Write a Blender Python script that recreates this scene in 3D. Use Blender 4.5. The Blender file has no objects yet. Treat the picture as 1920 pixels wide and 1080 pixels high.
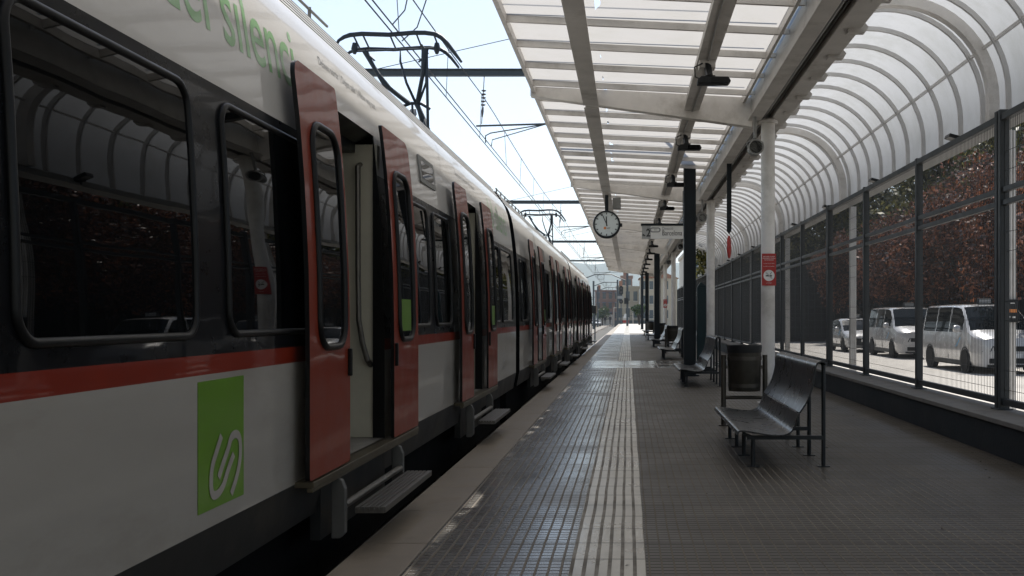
import bpy, bmesh, math, random
from mathutils import Vector, Matrix
R = math.radians
random.seed(7)
sc = bpy.context.scene
col = sc.collection

# ------------------------------------------------------------------ camera, sky, sun
EYE = 1.35
cam_d = bpy.data.cameras.new('camera')
cam = bpy.data.objects.new('camera', cam_d); col.objects.link(cam)
cam.location = (0, 0, EYE); cam.rotation_euler = (R(90), 0, 0)
cam_d.sensor_width = 36.0; cam_d.lens = 36.0 * 1900 / 1920
cam_d.shift_x = -(1178 - 960) / 1920; cam_d.shift_y = (592 - 540) / 1920
cam_d.clip_start = 0.05; cam_d.clip_end = 20000
sc.camera = cam

SUN_EL, SUN_AZ = 52.0, 12.0          # azimuth to the right of +Y
w = bpy.data.worlds.new("World"); sc.world = w; w.use_nodes = True
nt = w.node_tree
sky = nt.nodes.new('ShaderNodeTexSky'); sky.sky_type = 'NISHITA'; sky.sun_disc = False
sky.sun_elevation = R(SUN_EL); sky.sun_rotation = R(SUN_AZ)
sky.air_density = 1.0; sky.dust_density = 0.4; sky.ozone_density = 1.0
bg = nt.nodes['Background']; bg.inputs['Strength'].default_value = 0.135
hs_ = nt.nodes.new('ShaderNodeHueSaturation'); hs_.inputs['Saturation'].default_value = .70      # hazy pale spring sky
nt.links.new(sky.outputs[0], hs_.inputs['Color']); nt.links.new(hs_.outputs[0], bg.inputs[0])
sd = bpy.data.lights.new('sun', 'SUN'); sd.energy = 4.9; sd.angle = R(0.5); sd.color = (1.0, 0.95, 0.87)
so = bpy.data.objects.new('sun', sd); col.objects.link(so)
sdir = Vector((math.sin(R(SUN_AZ)) * math.cos(R(SUN_EL)), math.cos(R(SUN_AZ)) * math.cos(R(SUN_EL)), math.sin(R(SUN_EL))))
so.rotation_euler = sdir.to_track_quat('Z', 'Y').to_euler(); so.location = (0, 0, 40)
vs = sc.view_settings
vs.view_transform = 'Standard'; vs.look = 'None'; vs.exposure = 0.45; vs.gamma = 1.0
sc.render.engine = 'CYCLES'
cy = sc.cycles
cy.use_denoising = True
cy.max_bounces = 8; cy.diffuse_bounces = 4; cy.glossy_bounces = 4; cy.transmission_bounces = 4
cy.caustics_reflective = False; cy.caustics_refractive = False
cy.sample_clamp_indirect = 6.0

# ------------------------------------------------------------------ mesh helper
ORG = {}
class MB:
    def __init__(s): s.v = []; s.f = []; s.m = []
    def add(s, vs_, fs, m=0):
        b = len(s.v); s.v += [tuple(p) for p in vs_]
        for f in fs: s.f.append(tuple(b + i for i in f)); s.m.append(m)
    def box(s, x0, x1, y0, y1, z0, z1, m=0):
        s.add([(x0,y0,z0),(x1,y0,z0),(x1,y1,z0),(x0,y1,z0),(x0,y0,z1),(x1,y0,z1),(x1,y1,z1),(x0,y1,z1)],
              [(0,3,2,1),(4,5,6,7),(0,1,5,4),(1,2,6,5),(2,3,7,6),(3,0,4,7)], m)
    def beam(s, p, q, wd, ht, m=0, up=(0,0,1)):
        p = Vector(p); q = Vector(q); d = (q-p).normalized(); u = Vector(up)
        if abs(d.dot(u)) > .98: u = Vector((0,1,0))
        a = d.cross(u).normalized() * wd/2; b = a.cross(d).normalized() * ht/2
        pts = [c + i*a + j*b for c in (p, q) for i, j in ((-1,-1),(1,-1),(1,1),(-1,1))]
        s.add(pts, [(0,1,2,3),(7,6,5,4),(0,4,5,1),(1,5,6,2),(2,6,7,3),(3,7,4,0)], m)
    def tube(s, path, r, n=8, m=0, closed=False, caps=True):
        P = [Vector(p) for p in path]; k = len(P)
        rr = r if isinstance(r, (list, tuple)) else [r]*k
        b = len(s.v); prev = None
        for i in range(k):
            if closed: d = P[(i+1) % k] - P[i-1]
            else: d = P[min(i+1, k-1)] - P[max(i-1, 0)]
            d = d.normalized() if d.length > 1e-9 else Vector((0,0,1))
            if prev is None:
                u = Vector((0,0,1)) if abs(d.z) < .9 else Vector((1,0,0))
                a = (u - d*u.dot(d)).normalized()
            else:
                a = prev - d*prev.dot(d)
                a = a.normalized() if a.length > 1e-6 else d.orthogonal().normalized()
            prev = a; c = d.cross(a)
            for j in range(n):
                t = 2*math.pi*j/n
                s.v.append(tuple(P[i] + rr[i]*(math.cos(t)*a + math.sin(t)*c)))
        for i in range(k if closed else k-1):
            for j in range(n):
                i2 = (i+1) % k
                s.f.append((b+i*n+j, b+i*n+(j+1) % n, b+i2*n+(j+1) % n, b+i2*n+j)); s.m.append(m)
        if caps and not closed:
            s.f.append(tuple(b+j for j in range(n))[::-1]); s.m.append(m)
            s.f.append(tuple(b+(k-1)*n+j for j in range(n))); s.m.append(m)
    def cyl(s, p, q, r, n=12, m=0): s.tube([p, q], r, n, m)
    def prism(s, pts, vec, m=0):
        k = len(pts); A = [Vector(p) for p in pts]; B = [p + Vector(vec) for p in A]
        s.add(A + B, [tuple(range(k))[::-1], tuple(range(k, 2*k))] + [(i, (i+1) % k, k+(i+1) % k, k+i) for i in range(k)], m)
    def sheet(s, rows, m=0):
        n = len(rows[0]); b = len(s.v)
        for r_ in rows: s.v += [tuple(p) for p in r_]
        for i in range(len(rows)-1):
            for j in range(n-1):
                s.f.append((b+i*n+j, b+i*n+j+1, b+(i+1)*n+j+1, b+(i+1)*n+j)); s.m.append(m)
    def lathe(s, prof, c, n=24, m=0, axis='z', closed=False):
        b = len(s.v); k = len(prof)
        for (r, h) in prof:
            for j in range(n):
                t = 2*math.pi*j/n; x, y = r*math.cos(t), r*math.sin(t)
                s.v.append({'z': (c[0]+x, c[1]+y, c[2]+h), 'x': (c[0]+h, c[1]+x, c[2]+y), 'y': (c[0]+x, c[1]+h, c[2]+y)}[axis])
        for i in range(k if closed else k-1):
            for j in range(n):
                i2 = (i+1) % k
                s.f.append((b+i*n+j, b+i*n+(j+1) % n, b+i2*n+(j+1) % n, b+i2*n+j)); s.m.append(m)
        if not closed:
            for i in (0, k-1):
                if prof[i][0] > 1e-5 and abs(prof[i][1]-prof[1 if i == 0 else k-2][1]) > 1e-6: s.f.append(tuple(b+i*n+j for j in range(n))); s.m.append(m)
    def build(s, name, mats, parent=None, smooth=True, bevel=0, org=None, norm=True, angle=35):
        me = bpy.data.meshes.new(name)
        if not isinstance(mats, (list, tuple)): mats = [mats]
        if parent is not None: o3 = ORG[parent.name]
        elif org is not None: o3 = Vector(org)
        else:
            xs = [p[0] for p in s.v]; ys = [p[1] for p in s.v]; zs = [p[2] for p in s.v]
            o3 = Vector(((min(xs)+max(xs))/2, (min(ys)+max(ys))/2, min(zs)))
        me.from_pydata([(p[0]-o3.x, p[1]-o3.y, p[2]-o3.z) for p in s.v], [], s.f)
        for m_ in mats: me.materials.append(m_)
        me.polygons.foreach_set('material_index', s.m)
        me.update()
        if norm:
            bm = bmesh.new(); bm.from_mesh(me); bmesh.ops.recalc_face_normals(bm, faces=bm.faces); bm.to_mesh(me); bm.free()
        if smooth:
            me.polygons.foreach_set('use_smooth', [True]*len(me.polygons)); me.set_sharp_from_angle(angle=R(angle))
        o = bpy.data.objects.new(name, me); col.objects.link(o)
        if parent is not None: o.parent = parent
        else: o.location = o3
        ORG[o.name] = o3.copy()
        if bevel:
            b = o.modifiers.new('bevel', 'BEVEL'); b.width = bevel; b.segments = 2; b.limit_method = 'ANGLE'; b.angle_limit = R(40)
        return o

def tag(o, label=None, cat=None, group=None, kind=None):
    if label: o['label'] = label
    if cat: o['category'] = cat
    if group: o['group'] = group
    if kind: o['kind'] = kind
    return o
def empty(name, loc, label, cat, group=None):
    o = bpy.data.objects.new(name, None); col.objects.link(o); o.location = loc
    o.empty_display_size = .2
    ORG[o.name] = Vector(loc); return tag(o, label, cat, group)
def copy_tree(o, parent=None):
    c = o.copy(); col.objects.link(c)
    if parent is not None: c.parent = parent
    ORG[c.name] = ORG[o.name].copy()
    for ch in list(o.children): copy_tree(ch, c)
    return c
def dup(o, d, label=None, rz=None):
    c = copy_tree(o); c.location = Vector(o.location) + Vector(d); ORG[c.name] = Vector(c.location)
    if label: c['label'] = label
    if rz is not None: c.rotation_euler.z = rz
    return c
ORD = ['nearest','second','third','fourth','fifth','sixth','seventh','eighth','ninth','tenth','eleventh','twelfth','thirteenth','fourteenth','fifteenth','sixteenth']

def text_mesh(name, s, size, mat_, parent, fmap, offset=0.0, align='LEFT', zcuts=None, spacing=1.0, org=None, fit=None):
    cu = bpy.data.curves.new('tmp_text', 'FONT'); cu.body = s; cu.size = size; cu.offset = offset
    cu.align_x = align; cu.space_character = spacing; cu.resolution_u = 5
    o = bpy.data.objects.new('tmp_text', cu); col.objects.link(o)
    dg = bpy.context.evaluated_depsgraph_get(); dg.update()
    me = bpy.data.meshes.new_from_object(o.evaluated_get(dg))
    bpy.data.objects.remove(o); bpy.data.curves.remove(cu)
    if fit:
        xs = [v.co.x for v in me.vertices]; x0 = min(xs); kx = fit[0]/(max(xs)-x0); ky = fit[1]/max(v.co.y for v in me.vertices)
        for v in me.vertices: v.co.x = (v.co.x-x0)*kx; v.co.y *= ky
    if zcuts:
        bm = bmesh.new(); bm.from_mesh(me)
        for z in zcuts:
            bmesh.ops.bisect_plane(bm, geom=bm.verts[:]+bm.edges[:]+bm.faces[:], plane_co=(0, z, 0), plane_no=(0, 1, 0))
        bm.to_mesh(me); bm.free()
    mb = MB(); mb.add([fmap(v.co.x, v.co.y) for v in me.vertices], [tuple(p.vertices) for p in me.polygons])
    bpy.data.meshes.remove(me)
    return mb.build(name, mat_, parent, smooth=False, norm=False, org=org)

# ------------------------------------------------------------------ materials
def newmat(name):
    m = bpy.data.materials.new(name); m.use_nodes = True
    n = m.node_tree.nodes; return m, n, m.node_tree.links, n['Principled BSDF']
def mathn(n, l, op, a, b=None, c=None, clamp=False):
    x = n.new('ShaderNodeMath'); x.operation = op; x.use_clamp = clamp
    for i, v in enumerate((a, b, c)):
        if v is None: continue
        if hasattr(v, 'links') or hasattr(v, 'is_output'): l.new(v, x.inputs[i])
        else: x.inputs[i].default_value = v
    return x.outputs[0]
def noise(n, l, vec, scale, detail=4, rough=.6):
    x = n.new('ShaderNodeTexNoise'); x.inputs['Scale'].default_value = scale; x.inputs['Detail'].default_value = detail
    x.inputs['Roughness'].default_value = rough; l.new(vec, x.inputs['Vector']); return x.outputs[0]
def maprange(n, l, v, a, b, c=0.0, d=1.0):
    x = n.new('ShaderNodeMapRange'); l.new(v, x.inputs[0])
    for i, q in enumerate((a, b, c, d)): x.inputs[i+1].default_value = q
    return x.outputs[0]
def mixc(n, l, f, a, b):
    x = n.new('ShaderNodeMix'); x.data_type = 'RGBA'
    if hasattr(f, 'is_output'): l.new(f, x.inputs[0])
    else: x.inputs[0].default_value = f
    for i, v in ((6, a), (7, b)):
        if hasattr(v, 'is_output'): l.new(v, x.inputs[i])
        else: x.inputs[i].default_value = (v[0], v[1], v[2], 1)
    return x.outputs[2]
def scaled(n, l, vec, s):
    x = n.new('ShaderNodeVectorMath'); x.operation = 'MULTIPLY'; l.new(vec, x.inputs[0]); x.inputs[1].default_value = s
    return x.outputs[0]
def bump(n, l, h, strength, dist, bs=None):
    x = n.new('ShaderNodeBump'); x.inputs['Strength'].default_value = strength; x.inputs['Distance'].default_value = dist
    l.new(h, x.inputs['Height'])
    if bs is not None: l.new(x.outputs[0], bs.inputs['Normal'])
    return x.outputs[0]
def M(name, c, rough=.5, metal=0.0, var=.15, scale=6.0, dirt=None, dirt_amt=.0, bmp=0.0, bscale=40.0, coat=0.0, coat_r=.03, wave=0.0, spec=.5, stretch=(1,1,1), wscale=(1.2,1.6,1.6)):
    rv = min(.08, rough*.3)
    m, n, l, b = newmat(name)
    tc = n.new('ShaderNodeTexCoord').outputs['Object']
    v = scaled(n, l, tc, stretch)
    nz = noise(n, l, v, scale, 5)
    f = maprange(n, l, nz, .3, .7)
    cc = mixc(n, l, f, [x*(1-var) for x in c], [min(1, x*(1+var)) for x in c])
    if dirt is not None:
        n2 = maprange(n, l, noise(n, l, v, scale*.45, 8, .7), .52, .75)
        cc = mixc(n, l, mathn(n, l, 'MULTIPLY', n2, dirt_amt), cc, dirt)
    l.new(cc, b.inputs['Base Color'])
    l.new(maprange(n, l, nz, .25, .75, rough-rv, min(1, rough+rv)), b.inputs['Roughness'])
    b.inputs['Metallic'].default_value = metal; b.inputs['Specular IOR Level'].default_value = spec
    if coat: b.inputs['Coat Weight'].default_value = coat; b.inputs['Coat Roughness'].default_value = coat_r
    if bmp: bump(n, l, noise(n, l, tc, bscale, 4), bmp, .01, b)
    if wave:
        wv = noise(n, l, scaled(n, l, tc, wscale), 1.0, 2, .5)
        o = bump(n, l, wv, 1.0, wave, b)
        if coat: l.new(o, b.inputs['Coat Normal'])
    return m

def sheet_mat(name, c, trans, dirtc, dscale):
    m, n, l, b = newmat(name)
    tc = n.new('ShaderNodeTexCoord').outputs['Object']
    dn = maprange(n, l, noise(n, l, scaled(n, l, tc, (1.0, 1.0, .6)), dscale, 8, .7), .45, .8)
    cc = mixc(n, l, mathn(n, l, 'MULTIPLY', dn, .8), c, dirtc)
    tr = n.new('ShaderNodeBsdfTranslucent'); l.new(cc, tr.inputs[0])
    l.new(cc, b.inputs['Base Color']); b.inputs['Roughness'].default_value = .35
    mx = n.new('ShaderNodeMixShader'); mx.inputs[0].default_value = trans
    l.new(b.outputs[0], mx.inputs[1]); l.new(tr.outputs[0], mx.inputs[2])
    l.new(mx.outputs[0], n['Material Output'].inputs['Surface'])
    return m

def tile_mat(name, base, base2, joint, cross, px, wx, py, wy, rough, slab=.4, ox=0.0, patches=None, spec=.5):
    """paving with long joints every px across and short joints every py along, slabs of slab metres toned one by one"""
    m, n, l, b = newmat(name)
    tc = n.new('ShaderNodeTexCoord').outputs['Object']
    wob = noise(n, l, scaled(n, l, tc, (.6, .6, .6)), 1.0, 3)
    sp = n.new('ShaderNodeSeparateXYZ'); l.new(tc, sp.inputs[0])
    x = mathn(n, l, 'ADD', sp.outputs[0], mathn(n, l, 'MULTIPLY_ADD', wob, .02, 10-ox)); y = mathn(n, l, 'ADD', sp.outputs[1], 100.0)
    def groove(c, p, wdt):
        fr = mathn(n, l, 'FRACT', mathn(n, l, 'DIVIDE', c, p))
        d = mathn(n, l, 'ABSOLUTE', mathn(n, l, 'SUBTRACT', fr, .5))
        return maprange(n, l, d, .5-wdt/p*.5-.02, .5-wdt/p*.5+.02)
    gx = groove(x, px, wx); gy = groove(y, py, wy); gs = groove(y, slab, .006)
    ix = mathn(n, l, 'FLOOR', mathn(n, l, 'DIVIDE', x, slab)); iy = mathn(n, l, 'FLOOR', mathn(n, l, 'DIVIDE', y, slab))
    cb = n.new('ShaderNodeCombineXYZ'); l.new(ix, cb.inputs[0]); l.new(iy, cb.inputs[1])
    wn = n.new('ShaderNodeTexWhiteNoise'); wn.noise_dimensions = '2D'; l.new(cb.outputs[0], wn.inputs['Vector'])
    big = maprange(n, l, noise(n, l, tc, .9, 6, .65), .35, .7)
    fine = maprange(n, l, noise(n, l, tc, 9, 6, .7), .3, .75)
    tone = mathn(n, l, 'ADD', mathn(n, l, 'MULTIPLY', wn.outputs[0], .42), mathn(n, l, 'ADD', mathn(n, l, 'MULTIPLY', big, .45), mathn(n, l, 'MULTIPLY', fine, .2)))
    cc = mixc(n, l, tone, base, base2)
    odd = maprange(n, l, wn.outputs[0], .93, .935)
    if patches: cc = mixc(n, l, mathn(n, l, 'MULTIPLY', odd, .7), cc, patches)
    jd = mathn(n, l, 'MULTIPLY', gx, maprange(n, l, noise(n, l, tc, 1.7, 5, .7), .3, .6, .35, 1.0))
    cc = mixc(n, l, mathn(n, l, 'MULTIPLY', gy, .8), cc, cross)
    cc = mixc(n, l, jd, cc, joint)
    cc = mixc(n, l, mathn(n, l, 'MULTIPLY', gs, .85), cc, cross)
    stain = maprange(n, l, noise(n, l, scaled(n, l, tc, (1, .5, 1)), 2.6, 6, .6), .5, .8)
    cc = mixc(n, l, mathn(n, l, 'MULTIPLY', stain, .45), cc, (.035, .03, .025))
    spots = maprange(n, l, noise(n, l, tc, 26, 2, .5), .76, .79)
    cc = mixc(n, l, mathn(n, l, 'MULTIPLY', spots, .7), cc, (.02, .018, .015))
    l.new(cc, b.inputs['Base Color']); b.inputs['Specular IOR Level'].default_value = spec
    g = mathn(n, l, 'MAXIMUM', mathn(n, l, 'MAXIMUM', gx, gy), gs)
    rr = mathn(n, l, 'ADD', maprange(n, l, big, 0, 1, rough-.08, rough+.12), mathn(n, l, 'MULTIPLY', g, .4), clamp=True)
    l.new(rr, b.inputs['Roughness'])
    h = mathn(n, l, 'SUBTRACT', mathn(n, l, 'MULTIPLY', fine, .03), g)
    bump(n, l, h, .55, .004, b)
    return m

MT = {}
MT['steel_white'] = M('white_painted_steel', (.66,.635,.60), .45, var=.1, scale=3, dirt=(.22,.19,.15), dirt_amt=.6)
MT['rib'] = M('grey_white_rib', (.54,.53,.515), .5, var=.1, scale=3)
MT['steel_beam'] = M('weathered_white_beam', (.50,.48,.45), .5, var=.15, scale=2.5, dirt=(.13,.11,.085), dirt_amt=.8)
MT['canopy'] = sheet_mat('canopy_sheet', (.46,.444,.423), .80, (.42,.405,.37), 2.2)
MT['vault'] = sheet_mat('vault_sheet', (.425,.427,.427), .78, (.32,.32,.30), 1.7)
MT['strip'] = sheet_mat('sky_tint_sheet', (.48,.54,.60), .85, (.3,.36,.42), 1.0)  # blue of the sky put into the colour of the added gap sheet
MT['pillar'] = M('dark_painted_pillar', (.008,.012,.015), .45, var=.2, scale=4, spec=.22)
MT['teal'] = M('dark_teal_paint', (.004,.018,.022), .45, spec=.3)
MT['fence'] = M('grey_fence_steel', (.026,.029,.031), .5, metal=.2, var=.2)
MT['wire'] = M('mesh_wire_steel', (.016,.017,.018), .5, metal=.0)
MT['black'] = M('black_plastic', (.010,.011,.012), .45, spec=.3)
MT['rubber'] = M('black_rubber', (.005,.0055,.006), .36, var=.2, spec=.25)
MT['void'] = M('underframe_black', (.006,.006,.006), .9, spec=.1)
MT['lowwall'] = M('dark_blue_wall_paint', (.010,.013,.016), .6, var=.25, scale=2.0, bmp=.3, bscale=25, spec=.25)
MT['coping'] = M('stone_coping', (.15,.138,.122), .75, var=.2, scale=5, dirt=(.07,.06,.05), dirt_amt=.6, bmp=.2)
MT['kerb'] = M('beige_kerb_stone', (.235,.195,.15), .62, var=.12, scale=5, dirt=(.13,.10,.07), dirt_amt=.55, bmp=.15, bscale=60)
MT['concrete'] = M('concrete', (.24,.23,.21), .85, var=.2, bmp=.3)
MT['pale_pave'] = M('pale_concrete_slabs', (.42,.40,.36), .6, var=.1, scale=1)
MT['road'] = M('pale_concrete_road', (.52,.49,.45), .8, var=.14, scale=1.2, dirt=(.22,.2,.18), dirt_amt=.6, stretch=(1,.35,1))
MT['ballast'] = M('ballast', (.25,.23,.20), .95, var=.5, scale=14, bmp=.8, bscale=20)
MT['earth'] = M('dry_ground', (.22,.20,.16), .95, var=.3, scale=.4)
MT['rail'] = M('rail_steel', (.20,.17,.14), .4, metal=.8)
MT['bench'] = M('bench_coated_metal', (.036,.038,.040), .30, metal=.25, var=.3, scale=7, dirt=(.06,.058,.055), dirt_amt=.35)
MT['legs'] = M('bench_leg_steel', (.018,.021,.023), .45, metal=.2)
MT['bin_metal'] = M('bin_perforated_metal', (.040,.036,.028), .4, metal=.5, var=.3, scale=8)
MT['bin_post'] = M('bin_steel_post', (.075,.068,.058), .38, metal=.7)
MT['alu'] = M('worn_aluminium', (.15,.14,.125), .42, metal=.75, var=.25, scale=9, stretch=(8,.6,1))
MT['sill'] = M('door_sill_metal', (.105,.088,.058), .45, metal=.6, var=.2)
MT['grey_paint'] = M('grey_paint', (.22,.22,.21), .5, var=.1)
MT['bracket'] = M('step_bracket_paint', (.085,.083,.078), .5, var=.15)
MT['white'] = M('white_paint', (.75,.74,.72), .5, var=.04)
MT['sign_white'] = M('sign_face_white', (.70,.69,.66), .4, var=.04)
MT['sign_grey'] = M('sign_face_grey', (.33,.33,.32), .4, var=.04)
MT['sign_red'] = M('sign_red', (.36,.022,.018), .4, var=.06)
MT['orange'] = M('orange_print', (.72,.25,.06), .5, var=.05)
MT['ink'] = M('black_print', (.012,.012,.013), .5, var=.05)
MT['clock_face'] = M('clock_face_white', (.62,.66,.64), .3, var=.03)
# train paints: glossy, with the slightly wavy panels of an old car body
MT['t_white_shaded'] = M('train_white_paint_shaded', (.36,.335,.30), .40, spec=.2, var=.05, scale=3, dirt=(.21,.18,.145), dirt_amt=.5, coat=.5, coat_r=.05, wave=.0018, stretch=(1,.5,1.6))  # white paint darkened to carry the shade of the lower side, dirt over it
MT['t_white_lit'] = M('train_white_paint_lit', (.56,.54,.51), .36, var=.04, scale=2, dirt=(.36,.335,.30), dirt_amt=.35, coat=.5, coat_r=.05, wave=.0018, stretch=(1,.5,1.6))  # same white made lighter, the stronger light higher up put into its colour
MT['t_red'] = M('train_red_paint', (.20,.022,.010), .40, spec=.12, var=.08, coat=.3, coat_r=.04, wave=.0022)
MT['t_black'] = M('train_black_paint', (.006,.0065,.008), .30, var=.2, coat=.20, coat_r=.03, wave=.003, spec=.06)
MT['t_skirt'] = M('train_skirt_grey', (.016,.017,.017), .5, spec=.25, var=.25, scale=3, dirt=(.09,.075,.055), dirt_amt=.6)
MT['t_roof'] = M('train_roof_grey', (.36,.36,.355), .5, var=.12, scale=3, dirt=(.2,.19,.175), dirt_amt=.4)
MT['t_door'] = M('door_red_paint', (.20,.032,.016), .40, spec=.12, var=.07, coat=.35, coat_r=.05, wave=.003, wscale=(1.2,1.6,4.0))
MT['t_int'] = M('interior_cream', (.50,.48,.39), .45, var=.06)
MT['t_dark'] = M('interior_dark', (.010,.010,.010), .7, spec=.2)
MT['t_floor'] = M('interior_floor', (.20,.19,.17), .6, var=.25)
MT['t_green'] = M('logo_green', (.115,.25,.014), .35, var=.05, coat=.4, coat_r=.06)
MT['t_text'] = M('pale_green_lettering', (.22,.45,.19), .35, var=.04, coat=.4, coat_r=.06)
MT['t_grey'] = M('grey_lettering', (.20,.20,.20), .4, var=.05)
MT['glass'] = M('dark_tinted_glass', (.002,.0025,.003), .012, var=.1, spec=.15, wave=.0020, wscale=(.8,1.0,1.3))
MT['panto'] = M('pantograph_paint', (.012,.022,.032), .5)
MT['cable'] = M('overhead_cable', (.020,.026,.032), .6)
MT['mast'] = M('mast_steel', (.05,.065,.075), .55)
MT['insul'] = M('insulator', (.09,.08,.08), .3)
MT['cab_white'] = M('vehicle_white_paint', (.50,.50,.50), .25, var=.05, coat=1.0, coat_r=.02)
MT['tyre'] = M('tyre_rubber', (.012,.012,.012), .7, spec=.2)
MT['rim'] = M('alloy_rim', (.30,.30,.31), .35, metal=.8)
MT['v_glass'] = M('vehicle_glass', (.005,.009,.011), .03, var=.1, spec=.16)
MT['v_blue'] = M('blue_stripe', (.10,.35,.60), .4, var=.05)
MT['lens'] = M('headlight_lens', (.10,.105,.11), .12, var=.1, metal=.4)
MT['bark'] = M('bark', (.06,.045,.035), .9, var=.3, scale=12, bmp=.6)
MT['brickred'] = M('red_brick_facade', (.26,.17,.14), .85, var=.15, scale=.6)
MT['cream'] = M('cream_render', (.48,.42,.32), .85, var=.1, scale=.3)
MT['pale'] = M('pale_render', (.55,.52,.46), .85, var=.08, scale=.3)
MT['b_glass'] = M('facade_window', (.05,.075,.09), .15, var=.3)
MT['b_blue'] = M('blue_awning', (.10,.17,.26), .7)
MT['rooftile'] = M('clay_roof', (.30,.15,.09), .9, var=.2, scale=2)
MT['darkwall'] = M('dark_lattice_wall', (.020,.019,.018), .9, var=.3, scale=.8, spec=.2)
MT['hill'] = M('wooded_hill', (.075,.10,.06), 1.0, var=.3, scale=.008, spec=.1)
MT['skin'] = M('skin', (.40,.25,.18), .6, var=.05)
MT['cloth'] = M('dark_clothing', (.008,.008,.010), .85, var=.2)
def leaf_mat(name, c1, c2, tr=.35):
    m, n, l, b = newmat(name)
    gi = n.new('ShaderNodeNewGeometry')
    cc = mixc(n, l, mathn(n, l, 'POWER', gi.outputs['Random Per Island'], 2.2), c1, c2)  # power curve leaves few bright leaves, sun sparkle put into their colour
    l.new(cc, b.inputs['Base Color']); b.inputs['Roughness'].default_value = .27
    t = n.new('ShaderNodeBsdfTranslucent'); l.new(cc, t.inputs[0])
    mx = n.new('ShaderNodeMixShader'); mx.inputs[0].default_value = tr
    l.new(b.outputs[0], mx.inputs[1]); l.new(t.outputs[0], mx.inputs[2]); l.new(mx.outputs[0], n['Material Output'].inputs['Surface'])
    return m
MT['leaf_red'] = leaf_mat('purple_red_leaves', (.040,.018,.010), (.48,.19,.095))
MT['leaf_green'] = leaf_mat('olive_green_leaves', (.035,.045,.012), (.34,.30,.09))
MT['leaf_bush'] = leaf_mat('bush_leaves', (.03,.06,.015), (.09,.14,.04))

# platform paving
MT['tile_l'] = tile_mat('grey_ribbed_tiles', (.066,.060,.052), (.135,.123,.106), (.175,.140,.10), (.014,.013,.012), .0675, .012, .0675, .011, .24, spec=.45, patches=(.085,.07,.05))
MT['tile_r'] = tile_mat('brown_grey_ribbed_tiles', (.055,.046,.036), (.120,.101,.079), (.175,.148,.110), (.011,.010,.009), .0675, .010, .0675, .011, .42, spec=.25, patches=(.075,.062,.046))
MT['tactile'] = tile_mat('pale_tactile_tiles', (.42,.38,.31), (.57,.52,.43), (.115,.093,.066), (.06,.050,.040), .0675, .020, .40, .010, .30, ox=-.0125)
MT['plain'] = tile_mat('smooth_pale_slabs', (.10,.09,.078), (.15,.138,.122), (.09,.08,.065), (.08,.07,.06), .90, .012, 2.0, .012, .17, slab=.9)

# ------------------------------------------------------------------ setting: ground, platform, road, tracks
Z_TRK, Z_RAIL, Z_ROAD = -.85, -.62, -.25
P_END = 168.0
def struct(o): return tag(o, kind='structure')
b = MB(); b.sheet([[(-4000, -3000, Z_TRK-.03), (4000, -3000, Z_TRK-.03)], [(-4000, 9000, Z_TRK-.03), (4000, 9000, Z_TRK-.03)]]); struct(b.build('ground', MT['earth'], org=(0,0,0), smooth=False))
b = MB(); b.sheet([[(-9, -40, Z_TRK+.02), (-1.2, -40, Z_TRK+.02)], [(-9, 320, Z_TRK+.02), (-1.2, 320, Z_TRK+.02)]]); struct(b.build('ballast_bed', MT['ballast'], org=(0,0,0), smooth=False))
for x in (-4.0, -2.33, -7.9, -6.25):
    b = MB(); b.box(x-.035, x+.035, -30, 320, Z_RAIL-.05, Z_RAIL); b.box(x-.012, x+.012, -30, 320, Z_RAIL-.13, Z_RAIL-.05); b.box(x-.07, x+.07, -30, 320, Z_RAIL-.15, Z_RAIL-.13)
    struct(b.build('rail', MT['rail'], org=(0,0,0), smooth=False))
b = MB()
for i in range(500):
    y = 45 + i*.6
    if y > 318: break
    b.box(-4.45, -1.9, y, y+.26, Z_TRK+.03, Z_RAIL-.15)
struct(b.build('railway_sleepers', MT['concrete'], org=(0,0,0), smooth=False))
b = MB(); b.box(-1.50, 4.04, -30, P_END, Z_TRK, -.06); struct(b.build('platform', MT['concrete'], org=(0,0,0), smooth=False))
KX0, KX1 = -1.57, -1.185
b = MB()
y = -30.0
while y < P_END:
    b.box(KX0, KX1-.004, y+.004, y+.996, -.16, 0.004 + random.uniform(-.0015, .0015)); y += 1.0
struct(b.build('platform_edge', MT['kerb'], org=(0,0,0), smooth=False, bevel=.006))
B0, B1 = 26.3, 30.3
def paving(name, x0, x1, mat_, spans, z=0.0):
    b = MB()
    for (a, c) in spans: b.box(x0, x1, a, c, -.05, z)
    return struct(b.build(name, mat_, org=(0,0,0), smooth=False))
TX0, TX1 = -.313, .097
sp = ((-30, B0), (B1, 78))
paving('paving', KX1, TX0, MT['tile_l'], sp)
paving('paving', TX1, 3.56, MT['tile_r'], sp)
paving('tactile_paving', TX0, TX1, MT['tactile'], sp, .005)
paving('paving', KX1, 3.56, MT['plain'], ((B0, B1),), .001)
b = MB(); b.box(KX1, 3.56, 78, P_END, -.05, .001); struct(b.build('paving', MT['pale_pave'], org=(0,0,0), smooth=False))
b = MB(); b.box(TX0, TX1, 78, P_END, -.04, .005); struct(b.build('tactile_paving', MT['tactile'], org=(0,0,0), smooth=False))
b = MB(); b.box(4.05, 60, -60, 63, Z_ROAD-.2, Z_ROAD); struct(b.build('road', MT['road'], org=(0,0,0), smooth=False))
b = MB(); b.box(12.2, 60, -60, 62.9, Z_ROAD, Z_ROAD+.13); struct(b.build('pavement', MT['concrete'], org=(0,0,0), smooth=False, bevel=.02))
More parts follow.
